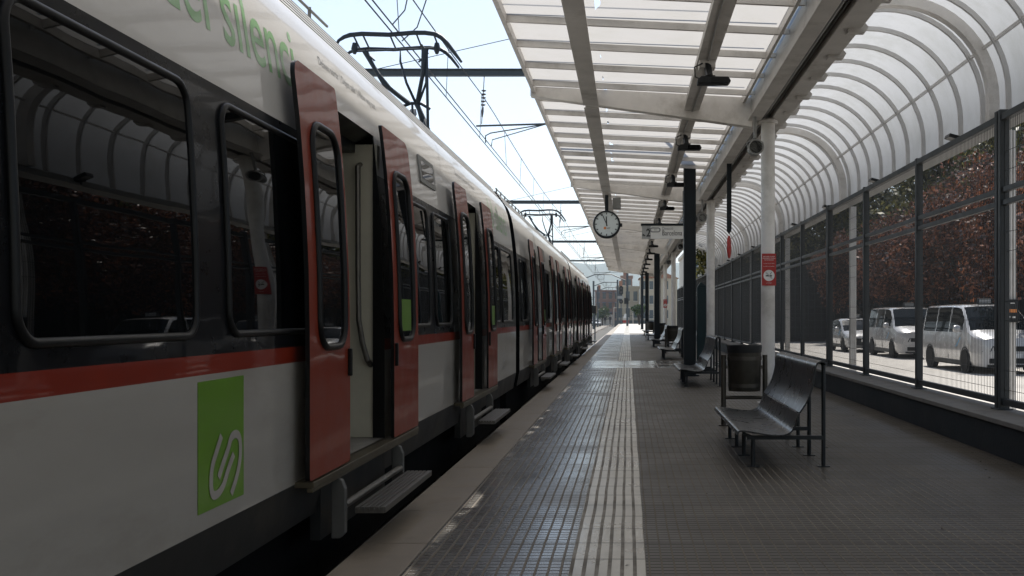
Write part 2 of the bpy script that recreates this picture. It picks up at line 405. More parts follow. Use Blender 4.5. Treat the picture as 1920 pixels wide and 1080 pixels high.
# hills
b = MB()
rows = []
for iy in range(9):
    r_ = []
    for ix in range(90):
        x = -3200 + ix*72; t = iy/8
        ridge = 165*math.exp(-((x+150)/900)**2) + 60*math.exp(-((x+1500)/700)**2) + 46*math.exp(-((x-1300)/800)**2) + 9*math.sin(x*.011) + 5*math.sin(x*.031+1)
        r_.append((x, 2300 + 1000*t, -2 + max(8, ridge)*math.sin(min(1, t*1.35)*math.pi/2)))
    rows.append(r_)
b.sheet(rows); struct(b.build('hills', MT['hill'], org=(0,0,0)))

# ------------------------------------------------------------------ low wall and fence on the right
FX = 3.92
lw = empty('low_wall', (3.75, 40, 0), 'long dark low wall with pale stone coping under the mesh fence', 'wall')
b = MB(); b.box(3.55, 4.045, -30, 79.5, -.3, .318); b.build('wall_body', MT['lowwall'], lw, smooth=False)
b = MB(); y = -30.0
while y < 79: b.box(3.50, 4.06, y+.003, y+1.497, .32, .368); y += 1.5
b.build('coping', MT['coping'], lw, smooth=False, bevel=.006)
fe = empty('mesh_fence', (FX, 40, .37), 'tall dark grey steel mesh fence standing on the low wall', 'fence')
PST = 3.04; F0 = 10.63 - 12*PST
nF = 36
for k in range(nF):
    y = F0 + k*PST
    heavy = (k % 3 == 0)
    b = MB()
    if heavy: b.box(FX-.05, FX+.05, y-.085, y-.015, .37, 3.50); b.box(FX-.05, FX+.05, y+.015, y+.085, .37, 3.50)
    else: b.box(FX-.045, FX+.045, y-.04, y+.04, .37, 3.47)
    b.box(FX-.08, FX+.08, y-.11, y+.11, .368, .382)
    b.build('post', MT['fence'], fe, smooth=False, bevel=.004)
    if k == nF-1: break
    y0 = y + .09; y1 = y + PST - .09
    b = MB()
    n_ = 60
    for i in range(n_+1):
        yy = y0 + (y1-y0)*i/n_
        b.box(FX-.0022, FX+.0022, yy-.0024, yy+.0024, .49, 3.40)
    for z in (.58, .78, 1.30, 1.50, 2.02, 2.22, 2.86, 3.06):
        b.box(FX+.002, FX+.0055, y0, y1, z-.0025, z+.0025)
    b.build('mesh_panel', MT['wire'], fe, smooth=False)
ya, yb = F0, F0 + (nF-1)*PST
for (z0, z1, wd) in ((.42, .49, .026), (2.50, 2.555, .030), (2.635, 2.69, .030), (3.385, 3.455, .040)):
    b = MB(); b.box(FX-wd, FX+wd, ya, yb, z0, z1); b.build('rail', MT['fence'], fe, smooth=False, bevel=.004)

# ------------------------------------------------------------------ canopy and vault
BAY = 10.85; C0 = 15.6; NB = 10; RIB = BAY/NB
CY0, CY1 = C0 - 3.9*BAY, C0 + 5.5*BAY
frames = [C0 + k*BAY for k in range(-3, 6)]
CX0, CX1 = -1.44, 1.77
def zs(x): return 4.79 - .047*x
ca = empty('platform_canopy', (1.9, 30, 0), 'white steel station canopy with translucent flat roof and arched glazed vault', 'canopy')
SL0, SL1 = -.375, -.280           # sheet joint with added slits, shaped to drop sun patches on the paving
b = MB()
rj = random.Random(11); nY = int((CY1-CY0)/.08); ph = [rj.uniform(0, 6.28) for _ in range(6)]
def sun_slit(y): return max(0.0, min(.085, -.010 + .045*math.sin(y*1.1+ph[0]) + .035*math.sin(y*2.7+ph[1]) + .03*math.sin(y*5.3+ph[2]) + .018*math.sin(y*11.0+ph[3])))
yy_ = [CY0 + (CY1-CY0)*i/nY for i in range(nY+1)]
b.sheet([[(CX0, y, zs(CX0)), (SL0, y, zs(SL0))] for y in (CY0, CY1)])
b.sheet([[(SL0 + sun_slit(y), y, zs(SL0 + sun_slit(y))), (SL1, y, zs(SL1))] for y in yy_]); b.sheet([[(SL1, y, zs(SL1)), (CX1, y, zs(CX1))] for y in (CY0, CY1)])
b.build('roof_sheet', MT['canopy'], ca, smooth=False)
ribs_y = []
k = math.ceil((CY0 - C0)/RIB)
while C0 + (k+.5)*RIB < CY1: ribs_y.append(C0 + (k+.5)*RIB); k += 1
for y in ribs_y:
    b = MB(); b.prism([(CX0+.02, y-.02, zs(CX0)-.005), (CX0+.02, y-.02, zs(CX0)-.085), (CX1-.01, y-.02, zs(CX1)-.085), (CX1-.01, y-.02, zs(CX1)-.005)], (0, .045, 0))
    b.box(CX0+.03, CX1-.03, y-.012, y+.017, zs(0)+.09, zs(0)+.115)
    b.build('purlin', MT['steel_white'], ca, smooth=False)
b = MB(); b.prism([(CX0-.03, CY0, zs(CX0)-.10), (CX0+.025, CY0, zs(CX0)-.10), (CX0+.025, CY0, zs(CX0)+.03), (CX0-.03, CY0, zs(CX0)+.03)], (0, CY1-CY0, 0)); b.build('edge_beam', MT['steel_white'], ca, smooth=False)
b = MB(); b.prism([(CX1-.02, CY0, zs(CX1)-.10), (CX1+.02, CY0, zs(CX1)-.10), (CX1+.02, CY0, zs(CX1)+.03), (CX1-.02, CY0, zs(CX1)+.03)], (0, CY1-CY0, 0)); b.build('edge_beam', MT['steel_white'], ca, smooth=False)
for x, wd in ((-.57, .19), (.97, .19)):
    b = MB()
    ys = [CY0] + [f for f in frames if CY0 < f < CY1] + [CY1]
    for y0, y1 in zip(ys[:-1], ys[1:]): b.box(x-wd/2, x+wd/2, y0+.10, y1-.10, zs(x)-.24, zs(x)-.088); b.box(x-wd/2-.02, x+wd/2+.02, y0+.10, y1-.10, zs(x)-.252, zs(x)-.24)
    b.build('long_beam', MT['steel_beam'], ca, smooth=False)
for y in frames + [CY1]:
    b = MB()
    if y == CY1: y -= .09
    b.prism([(CX0-.06, y-.085, zs(CX0)+.02), (CX0-.06, y-.085, zs(CX0)-.14), (1.90, y-.085, zs(1.9)-.46), (1.90, y-.085, zs(1.9)-.01)], (0, .17, 0))
    b.build('cantilever', MT['steel_white'], ca, smooth=False, bevel=.008)
# main gutter beam over the columns
GX0, GX1 = 1.88, 2.46
b = MB()
b.box(GX0, 2.00, CY0, CY1, 4.36, 4.92); b.box(2.00, 2.20, CY0, CY1, 4.47, 4.60); b.box(2.20, GX1, CY0, CY1, 4.38, 4.66)
b.box(GX0-.05, 2.03, CY0, CY1, 4.335, 4.36)
b.build('gutter_beam', MT['steel_beam'], ca, smooth=False, bevel=.01)
b = MB(); b.cyl((2.10, CY0, 4.44), (2.10, CY1, 4.44), .028, 10); b.cyl((2.17, CY0, 4.45), (2.17, CY1, 4.45), .015, 8); b.build('conduit', MT['grey_paint'], ca)
for y in ribs_y:
    b = MB(); b.prism([(2.32, y-.03, 4.379), (2.32, y-.03, 4.34), (2.50, y-.03, 4.34), (2.535, y-.03, 4.40), (2.47, y-.03, 4.47), (2.32, y-.03, 4.47)], (0, .10, 0)); b.build('bracket', MT['steel_beam'], ca, smooth=False)
for y in ribs_y:
    b = MB(); b.box(1.80, 1.872, y-.02, y+.02, 4.63, 4.69); b.build('tie', MT['steel_white'], ca, smooth=False)
b = MB(); b.sheet([[(1.795, CY0, 4.71), (1.875, CY0, 4.70)], [(1.795, CY1, 4.71), (1.875, CY1, 4.70)]]); b.build('gap_filler', MT['strip'], ca, smooth=False)  # sheet added across the open gap to diffuse the sun, tinted as sky
# vault
VC, VZ, VR = 4.08, 4.66, 1.61
def arc(rad, n=26, foot=4.33):
    pts = [(VC-rad, foot+.2)]
    for i in range(n+1):
        t = math.pi - math.pi*i/n
        pts.append((VC+rad*math.cos(t), VZ+rad*math.sin(t)))
    pts.append((VC+rad, foot)); return pts
b = MB(); P = arc(VR); b.sheet([[(x, CY0, z) for x, z in P], [(x, CY1, z) for x, z in P]]); b.build('vault_sheet', MT['vault'], ca, angle=60)
def arch(name, y, wd, dep, mat_):
    b = MB(); A = arc(VR-.004); B_ = arc(VR-dep); k = len(A)
    rows = [[(A[i][0], y-wd/2, A[i][1]), (A[i][0], y+wd/2, A[i][1]), (B_[i][0], y+wd/2, B_[i][1]), (B_[i][0], y-wd/2, B_[i][1]), (A[i][0], y-wd/2, A[i][1])] for i in range(k)]
    b.sheet(rows); return b.build(name, mat_, ca, angle=50)
for y in ribs_y: arch('rib', y, .055, .075, MT['rib'])
for y in frames: arch('main_arch', y, .17, .16, MT['steel_white'])
for t in (30, 120):
    b = MB(); r_ = VR-.035; x, z = VC + r_*math.cos(R(t)), VZ + r_*math.sin(R(t))
    b.box(x-.022, x+.022, CY0, CY1, z-.022, z+.022); b.build('vault_purlin', MT['steel_white'], ca, smooth=False)
b = MB(); b.box(5.60, 5.80, CY0, CY1, 4.19, 4.325); b.box(5.50, 5.60, CY0, CY1, 4.19, 4.215); b.build('vault_gutter', MT['grey_paint'], ca, smooth=False, bevel=.006)
for y in frames:
    b = MB(); b.cyl((2.15, y, 0), (2.15, y, 4.37), .107, 24); b.cyl((2.15, y, 0), (2.15, y, .02), .17, 20); b.cyl((2.15, y, 4.30), (2.15, y, 4.345), .15, 20)
    b.build('column', MT['steel_white'], ca)
    b = MB()
    for dx in (-.055, 0, .055): b.box(5.86+dx-.022, 5.86+dx+.022, y-.09, y+.09, Z_ROAD, 4.19)
    b.box(5.81, 5.91, y-.075, y+.075, Z_ROAD, 4.19)
    b.build('rear_post', MT['steel_white'], ca, smooth=False)

# no-smoking notices on the columns
def notice(y, label):
    yy = y - .112
    e = empty('no_smoking_sign', (2.15, yy, 1.80), label, 'sign', 'red no smoking signs on the columns')
    hw = .108; z0, z1 = 1.81, 2.30
    b = MB(); b.box(2.15-hw, 2.15+hw, yy-.006, yy, z0, z1); b.build('board', MT['sign_red'], e, smooth=False)
    f = lambda cx, cz: (lambda u, v: (cx+u, yy-.008, cz+v))
    for i, (s, z, sz) in enumerate((('PROHIBIT FUMAR', 2.245, .0225), ('PROHIBIDO FUMAR', 2.22, .0225), ('NO SMOKING', 2.195, .0225), ('en totes les instal-lacions', 2.145, .0165), ('en todas las instalaciones', 2.10, .0165), ('Llei 42/2010', 1.845, .0165))):
        text_mesh('text', s, sz, MT['white'], e, f(2.15, z), align='CENTER')
    c = (2.15, 1.965)
    b = MB(); b.lathe([(.078, -.0075), (.085, -.009), (.085, -.006), (.078, -.006)], (c[0], yy, c[1]), 32, axis='y', closed=True); b.cyl((c[0]-.055, yy-.0078, c[1]+.055), (c[0]+.055, yy-.0078, c[1]-.055), .006, 6)
    b.build('ring', MT['white'], e)
    b = MB(); b.lathe([(0, -.0065), (.078, -.0065)], (c[0], yy, c[1]), 32, axis='y'); b.build('disc', MT['white'], e)
    b = MB(); b.box(c[0]-.05, c[0]+.045, yy-.0105, yy-.0095, c[1]-.014, c[1]+.004)
    b.tube([(c[0]+.03, yy-.01, c[1]+.012), (c[0]+.02, yy-.01, c[1]+.03), (c[0]+.04, yy-.01, c[1]+.04), (c[0]+.03, yy-.01, c[1]+.055)], .004, 5)
    b.beam((c[0]-.05, yy-.0098, c[1]+.05), (c[0]+.05, yy-.0098, c[1]-.05), .001, .016, up=(1,0,1)); b.build('cigarette_symbol', MT['ink'], e, smooth=False)
notice(C0, 'red no smoking sign on the nearest white column')
notice(C0 + 4*BAY, 'small distant red no smoking sign on a far white column')

# ------------------------------------------------------------------ train
TXC = -3.17
PROF = [(.24,-1.765),(.48,-1.72),(1.11,-1.72),(1.19,-1.72),(1.6,-1.727),(2.0,-1.745),(2.34,-1.77),(2.5,-1.787),(2.62,-1.801),(2.8,-1.828),(2.9,-1.85),(3.0,-1.885),(3.06,-1.915),(3.11,-1.955)]
n_c = 5
for i in range(1, n_c+1):
    t = i/n_c; z = 3.11 + .205*t; x = -1.955 - .140*t
    PROF.append((z-.020, x+.014)); PROF.append((z-.018, x-.030)); PROF.append((z-.003, x-.030)) ; PROF.append((z, x))
PROF += [(3.365,-2.30),(3.41,-2.7),(3.425,TXC)]
def side_x(z):
    for (z0, x0), (z1, x1) in zip(PROF[:-1], PROF[1:]):
        if z0 <= z <= z1: return x0 + (x1-x0)*(z-z0)/max(1e-9, z1-z0)
    return PROF[0][1] if z < PROF[0][0] else PROF[-1][1]
TM = [MT['t_skirt'], MT['t_white_shaded'], MT['t_red'], MT['t_black'], MT['t_roof'], MT['t_white_lit']]
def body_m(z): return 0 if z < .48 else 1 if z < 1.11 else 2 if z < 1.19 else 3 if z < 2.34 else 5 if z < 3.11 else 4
def rr_pts(y0, y1, z0, z1, rad, n=8):
    """outline of a rounded rectangle; rad = radii at (y0,z0),(y1,z0),(y1,z1),(y0,z1)"""
    out = []
    for (cy_, cz_, a0, r_) in ((y0, z0, 180, rad[0]), (y1, z0, 270, rad[1]), (y1, z1, 0, rad[2]), (y0, z1, 90, rad[3])):
        sy = 1 if cy_ == y0 else -1; sz = 1 if cz_ == z0 else -1
        for i in range(n+1):
            t = R(a0 + 90*i/n)
            out.append((cy_ + sy*r_ + r_*math.cos(t), cz_ + sz*r_ + r_*math.sin(t)))
    return out
def densify(pts, d=.12):
    out = []
    for i in range(len(pts)):
        a, c = pts[i], pts[(i+1) % len(pts)]; L = math.hypot(c[0]-a[0], c[1]-a[1]); k = max(1, int(L/d))
        for j in range(k): out.append((a[0]+(c[0]-a[0])*j/k, a[1]+(c[1]-a[1])*j/k))
    return out
def panel(mb, y0, y1, z0, z1, rad, off, th, m=0, medge=None):
    pts = rr_pts(y0, y1, z0, z1, rad)
    zl = sorted(set([round(p[1], 5) for p in pts] + [round(z0 + (z1-z0)*i/14, 5) for i in range(15)]))
    def span(z):
        lo, hi = y0, y1
        for (cy_, cz_, r_, sg) in ((y0, z0, rad[0], 1), (y1, z0, rad[1], 1), (y1, z1, rad[2], -1), (y0, z1, rad[3], -1)):
            if r_ > 0:
                d = (cz_ + sg*r_ - z)*sg
                if d > 0:
                    q = r_ - math.sqrt(max(0, r_*r_ - min(d, r_)**2))
                    if cy_ == y0: lo = max(lo, y0+q)
                    else: hi = min(hi, y1-q)
        return lo, hi
    rows, back = [], []
    for z in zl:
        lo, hi = span(z); x = side_x(z) + off
        rows.append([(x, lo, z), (x, (lo+hi)/2, z), (x, hi, z)]); back.append([(x-th, lo, z), (x-th, hi, z)])
    mb.sheet(rows, m)
    me_ = m if medge is None else medge
    mb.sheet([[r_[0] for r_ in rows], [q[0] for q in back]], me_); mb.sheet([[r_[2] for r_ in rows], [q[1] for q in back]], me_)
    mb.sheet([rows[0], [back[0][0], ((back[0][0][0]), (back[0][0][1]+back[0][1][1])/2, back[0][0][2]), back[0][1]]], me_)
    mb.sheet([rows[-1], [back[-1][0], ((back[-1][0][0]), (back[-1][0][1]+back[-1][1][1])/2, back[-1][0][2]), back[-1][1]]], me_)
    mb.sheet(back, me_)
def gasket(mb, y0, y1, z0, z1, r_, off, thick, n=8, m=0):
    pts = densify(rr_pts(y0, y1, z0, z1, (r_,)*4, 8))
    mb.tube([(side_x(z)+off, y, z) for y, z in pts], thick, n, m, closed=True)
def window(car, y0, y1, z0, z1, r_=.10):
    wd = MB(); gasket(wd, y0, y1, z0, z1, r_, .004, .017); wo = wd.build('window', MT['rubber'], car, angle=60)
    pn = MB(); panel(pn, y0+.012, y1-.012, z0+.012, z1-.012, (r_,)*4, .006, .004); pn.build('window_pane', MT['glass'], wo, angle=60)
def leaf(car, y0, y1, hinge):
    """an open plug door leaf standing proud of the side; hinge -1: rounded at its low-y top corner"""
    rad = (.02, .02, .02, .10) if hinge < 0 else (.02, .02, .10, .02)
    d = MB(); panel(d, y0, y1, .50, 2.68, rad, .090, .024, 0, 1)
    ko = d.build('door', [MT['t_door'], MT['rubber']], car, angle=50)
    cy_ = (y0+y1)/2 + (.02 if hinge < 0 else -.02)
    g = MB(); gasket(g, cy_-.24, cy_+.24, 1.18, 2.38, .14, .094, .020); g.build('window_seal', MT['rubber'], ko, angle=60)
    p = MB(); panel(p, cy_-.23, cy_+.23, 1.19, 2.37, (.13,)*4, .0935, .003); p.build('door_window', MT['glass'], ko, angle=60)
    h = MB()
    hy = y1-.035 if hinge < 0 else y0+.035
    h.box(side_x(1.1)+.088, side_x(1.1)+.112, hy-.015, hy+.015, 1.00, 1.16); h.build('door_handle', MT['rubber'], ko, smooth=False, bevel=.006)
    return ko
def step_unit(car, yc):
    y0, y1 = yc-.75, yc+.72
    s = MB(); zt = .255
    for i in range(6):
        xa = -1.565 + i*.0285
        s.box(xa, xa+.0225, y0+.05, y1-.05, zt-.020, zt)
    s.box(-1.565, -1.398, y0+.05, y1-.05, zt-.036, zt-.012); s.box(-1.398, -1.390, y0+.05, y1-.05, zt-.034, zt+.001)
    so_ = s.build('step', MT['alu'], car, smooth=False, bevel=.002)
    for yy in (y0, y1):
        k_ = MB(); k_.prism([(-1.68, yy-.024, .45), (-1.62, yy-.024, .42), (-1.60, yy-.024, .37), (-1.60, yy-.024, .12), (-1.63, yy-.024, .09), (-1.68, yy-.024, .09)], (0, .048, 0)); k_.build('step_bracket', MT['bracket'], so_, smooth=False, bevel=.006)
    r_ = MB(); r_.cyl((-1.62, y0+.03, .27), (-1.62, y1-.03, .27), .022, 10); r_.build('step_rail', MT['alu'], so_)
    q = MB(); q.box(-1.80, -1.74, y0-.02, y1+.02, .08, .44); q.build('step_housing', MT['t_skirt'], so_, smooth=False)
    si = MB(); si.box(-1.73, -1.622, yc-1.27, yc+1.35, .458, .490); si.box(-1.66, -1.628, yc-1.27, yc+1.35, .435, .458); si.build('door_sill', MT['sill'], car, smooth=False, bevel=.004)
OW = .64
def vestibule(car, yc):
    y0, y1 = yc-OW, yc+OW
    v = MB(); zf, zc_ = .49, 2.62
    # jambs and header of the opening, black rubber
    for yy, s_ in ((y0, -1), (y1, 1)):
        for (z0, z1) in zip([.49, 1.2, 2.0], [1.2, 2.0, 2.62]):
            v.sheet([[(side_x(z0)+.004, yy, z0), (side_x(z1)+.004, yy, z1)], [(-1.80, yy, z0), (-1.80, yy, z1)]], 0)
    v.sheet([[(side_x(2.62)+.004, y0, 2.615), (side_x(2.62)+.004, y1, 2.615)], [(-1.95, y0, 2.56), (-1.95, y1, 2.56)]], 0)
    v.box(-2.05, -1.93, y0-.02, y1+.02, 2.50, 2.64, 0)
    jo = v.build('door_frame', MT['rubber'], car, smooth=False)
    v = MB(); v.box(-4.55, -1.71, y0-.10, y1+.35, zf-.05, zf); v.build('vestibule_floor', MT['t_floor'], car, smooth=False)
    v = MB(); v.box(-2.75, -1.775, y1+.02, y1+.10, zf, 2.56); v.box(-2.40, -2.02, y1+.012, y1+.022, .60, 1.02)
    po = v.build('partition', MT['t_int'], car, smooth=False, bevel=.004)
    v = MB()
    for (x, z) in ((-2.05, .63), (-2.05, .99), (-2.37, .63), (-2.37, .99)): v.cyl((x, y1+.005, z), (x, y1+.013, z), .010, 8)
    v.box(-2.41, -2.01, y1+.0105, y1+.0205, .592, .599); v.box(-2.41, -2.01, y1+.0105, y1+.0205, 1.021, 1.028); v.box(-2.41, -2.401, y1+.0105, y1+.0205, .60, 1.02); v.box(-2.019, -2.01, y1+.0105, y1+.0205, .60, 1.02); v.build('hatch_bolts', MT['t_dark'], po, smooth=False)
    v = MB(); v.tube([(-1.895, y1+.03, 2.42), (-1.895, y1-.04, 2.40), (-1.89, y1-.05, 1.6), (-1.885, y1-.05, 1.32), (-1.86, y1-.05, 1.16), (-1.825, y1-.05, 1.04), (-1.82, y1+.03, 1.00)], .019, 10); v.build('grab_rail', MT['alu'], po)
    v = MB(); v.box(-2.75, -1.93, y0-.17, y0-.12, zf, 2.58); v.build('partition', MT['t_int'], car, smooth=False)
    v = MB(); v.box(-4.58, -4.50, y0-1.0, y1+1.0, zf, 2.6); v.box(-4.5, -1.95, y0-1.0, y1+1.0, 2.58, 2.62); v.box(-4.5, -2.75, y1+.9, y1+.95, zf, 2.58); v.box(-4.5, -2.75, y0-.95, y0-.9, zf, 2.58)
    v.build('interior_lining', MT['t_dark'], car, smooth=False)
def make_car(ya, yb, doors, wins, label, pant=None):
    car = empty('train_car', (TXC, (ya+yb)/2, Z_RAIL), label, 'train', 'coupled cars of the commuter train')
    ys = [ya]
    for d in doors: ys += [d-OW, d+OW]
    ys.append(yb)
    # subdivide long stretches
    Y = []
    for a, c in zip(ys[:-1], ys[1:]): Y.append(a)
    Y.append(yb)
    b = MB()
    for i in range(len(Y)-1):
        door = any(abs((Y[i]+Y[i+1])/2 - d) < .01 for d in doors)
        for (z0, x0), (z1, x1) in zip(PROF[:-1], PROF[1:]):
            zm = (z0+z1)/2; m = body_m(zm)
            if not (door and .48 <= zm <= 2.62):
                b.sheet([[(x0, Y[i], z0), (x1, Y[i], z1)], [(x0, Y[i+1], z0), (x1, Y[i+1], z1)]], m)
            X0, X1 = 2*TXC - x0, 2*TXC - x1
            b.sheet([[(X0, Y[i], z0), (X1, Y[i], z1)], [(X0, Y[i+1], z0), (X1, Y[i+1], z1)]], m)
    bo = b.build('body', TM, car, angle=28, norm=False)
    md = bo.data
    bm = bmesh.new(); bm.from_mesh(md); bmesh.ops.remove_doubles(bm, verts=bm.verts, dist=.0005); bmesh.ops.recalc_face_normals(bm, faces=bm.faces); bm.to_mesh(md); bm.free()
    md.polygons.foreach_set('use_smooth', [True]*len(md.polygons)); md.set_sharp_from_angle(angle=R(28))
    # end walls with a rounded dark edge
    for yy in (ya, yb):
        e = MB(); ring = [(x, z) for z, x in PROF] + [(2*TXC-x, z) for z, x in PROF[::-1]][1:]
        s_ = 1 if yy == yb else -1
        e.prism([(x, yy, z) for x, z in ring], (0, s_*.03, 0)); e.build('end_wall', MT['t_black'], car, smooth=False)
        e = MB(); e.prism([(TXC+(x-TXC)*.90, yy+s_*.03, z*.97) for x, z in ring], (0, s_*.28, 0)); e.build('gangway', MT['rubber'], car, smooth=False)
    u = MB(); u.box(-4.45, -1.95, ya+.1, yb-.1, -.30, .30); u.box(-4.3, -2.1, ya+1.5, ya+3.8, Z_RAIL+.12, -.2); u.box(-4.3, -2.1, yb-3.8, yb-1.5, Z_RAIL+.12, -.2)
    uo = u.build('underframe', MT['void'], car, smooth=False)
    for yy in (ya+1.6, ya+3.6, yb-1.6, yb-3.6):
        for x in (-4.0, -2.33):
            wv = MB(); wv.lathe([(0, -.06), (.44, -.06), (.46, 0), (.44, .06), (0, .06)], (x, yy, Z_RAIL+.46), 24, axis='x'); wv.build('wheel', MT['void'], uo)
    for d in doors:
        leaf(car, d-1.31, d-.56, -1); leaf(car, d+.56, d+1.37, 1)
        step_unit(car, d); vestibule(car, d)
    for (a, c, *r_) in wins:
        z0, z1 = (r_[0], r_[1]) if r_ else (1.27, 2.27)
        window(car, a, c, z0, z1)
    # rain-gutter rail with little clamps along the roof edge
    ye = min(yb-.3, ya+16.2) if ya < 0 else ya+5
    g = MB(); g.cyl((-2.14, ya+.3, 3.405), (-2.14, ye, 3.405), .010, 6)
    y = ya+.4
    while y < ye: g.cyl((-2.14, y, 3.31), (-2.14, y, 3.42), .012, 6); y += .55
    g.build('roof_rail', MT['grey_paint'], car)
    for a, c in ((ya+2, ya+4.6), (ya+5.4, ya+7.2)):
        q = MB(); q.box(-3.9, -2.55, a, c, 3.40, 3.55); q.build('roof_box', MT['t_roof'], car, smooth=False, bevel=.03)
    return car
D1, D2 = 6.5, 11.27
wins1 = [(2.84, 4.03), (4.36, 5.72), (8.12, 8.80), (9.06, 9.86), (12.93, 13.62), (13.82, 15.06), (.9, 2.2), (-1.0, .5), (-3.4, -1.4), (-6, -4)]
car1 = make_car(-9.0, 15.50, [D1, D2], wins1, 'nearest train car with pale green silenci lettering and green logo panel')
wins2 = [(16.3, 17.3), (20.3, 21.3), (21.5, 22.2), (25.1, 25.9), (26.2, 27.0), (29.9, 31.1)]
car2 = make_car(16.05, 31.40, [18.8, 23.6, 28.4], wins2, 'middle train car behind the dark gangway gap with three open doors')
wins3 = [(32.3, 33.1), (36.1, 36.9), (37.1, 37.9), (40.9, 41.7), (41.9, 42.7), (45.7, 46.5)]
car3 = make_car(31.95, 47.4, [34.6, 39.4, 44.2], wins3, 'farthest train car at the head of the train')
# writing and marks on the near car
def on_side(y0, z0, off=.0015, slant=0.0):
    return lambda u, v: (side_x(z0+v)+off, y0+u+slant*v, z0+v)
zc = [i*.04 - .2 for i in range(18)]
text_mesh('lettering', "del silenci", .44, MT['t_text'], car1, lambda u, v: (side_x(2.575+v)+.0015, 3.885+u, 2.575+v), offset=.002, zcuts=zc, fit=(1.63, .335))
text_mesh('lettering', "Deixeu sortir | Dejen salir | Allow way out", .070, MT['t_grey'], car1, on_side(6.02, 2.845), zcuts=[0, .04], fit=(1.35, .05))
text_mesh('lettering', "Deixeu sortir | Dejen salir | Allow way out", .070, MT['t_grey'], car1, on_side(10.75, 2.845), zcuts=[0, .04], fit=(1.35, .05))
text_mesh('lettering', "del silenci", .30, MT['t_text'], car1, lambda u, v: (side_x(2.52+v)+.0015, 13.0+u, 2.52+v), zcuts=zc, fit=(1.95, .36))
text_mesh('car_number', "232", .115, MT['t_grey'], car1, on_side(13.90, .62), fit=(.26, .12))
text_mesh('car_number', "232", .115, MT['t_grey'], car2, on_side(30.0, .62), fit=(.26, .12))
lg = MB(); panel(lg, 4.045, 4.525, .552, 1.084, (.002,)*4, .003, .002); lgo = lg.build('logo_panel', MT['t_green'], car1, smooth=False)
# the two interlocked hooks of the logo, traced on the panel: u 0..1 across, v 0..1 up
def lgmap(px, py):
    yy = 1900*1.72/(1178-(340+px*140/521)); zz = EYE - ((690+py*290/1080) - 592)/1900*yy
    return (side_x(zz)+.0045, yy, zz)
def ribbon(mb, pts, wd, base):
    P2 = [Vector(p) for p in pts]; L, Rr = [], []
    for i in range(len(P2)):
        d = (P2[min(i+1, len(P2)-1)] - P2[max(i-1, 0)]).normalized(); nrm = Vector((-d.y, d.x))*wd/2
        L.append(P2[i]+nrm); Rr.append(P2[i]-nrm)
    f = lambda p: (side_x(p.y)+base, p.x, p.y)
    mb.sheet([[f(p) for p in L], [f(p) for p in Rr]])
def smooth_path(pts, it=3):
    for _ in range(it):
        q = [pts[0]]
        for a, c in zip(pts[:-1], pts[1:]):
            q += [(a[0]*.75+c[0]*.25, a[1]*.75+c[1]*.25), (a[0]*.25+c[0]*.75, a[1]*.25+c[1]*.75)]
        pts = q + [pts[-1]]
    return pts
h1 = [(272, 472), (245, 560), (200, 700), (198, 880), (235, 895), (285, 830), (320, 700), (358, 600)]
h2 = [(252, 765), (285, 660), (320, 560), (345, 460), (400, 462), (408, 600), (385, 740), (340, 880)]
for hp in (h1, h2):
    pp = [lgmap(*p) for p in smooth_path(hp, 3)]
    lm = MB(); ribbon(lm, [(p[1], p[2]) for p in pp], .036, .0055); lm.build('logo_hook', MT['t_white_shaded'], lgo, smooth=False)
# grey side display and its pane
dp = MB(); panel(dp, 8.68, 9.36, 2.50, 2.74, (.02,)*4, .014, .012); do_ = dp.build('side_display', MT['grey_paint'], car1, angle=50)
dp = MB(); panel(dp, 8.76, 9.28, 2.545, 2.695, (.01,)*4, .016, .002); dp.build('display_pane', MT['glass'], do_, angle=50)
for o_ in (car2,):
    dp = MB(); panel(dp, 20.9, 21.6, 2.50, 2.74, (.02,)*4, .014, .012); dp.build('side_display', MT['grey_paint'], o_, angle=50)
# green stickers in the right leaves
for car, d in ((car1, D1), (car1, D2), (car2, 18.8)):
    cy_ = d + .56 + .405 - .02
    st = MB(); panel(st, cy_-.15, cy_+.15, 1.24, 1.47, (.004,)*4, .0950, .001); st.build('door_sticker', MT['t_green'], car, smooth=False)
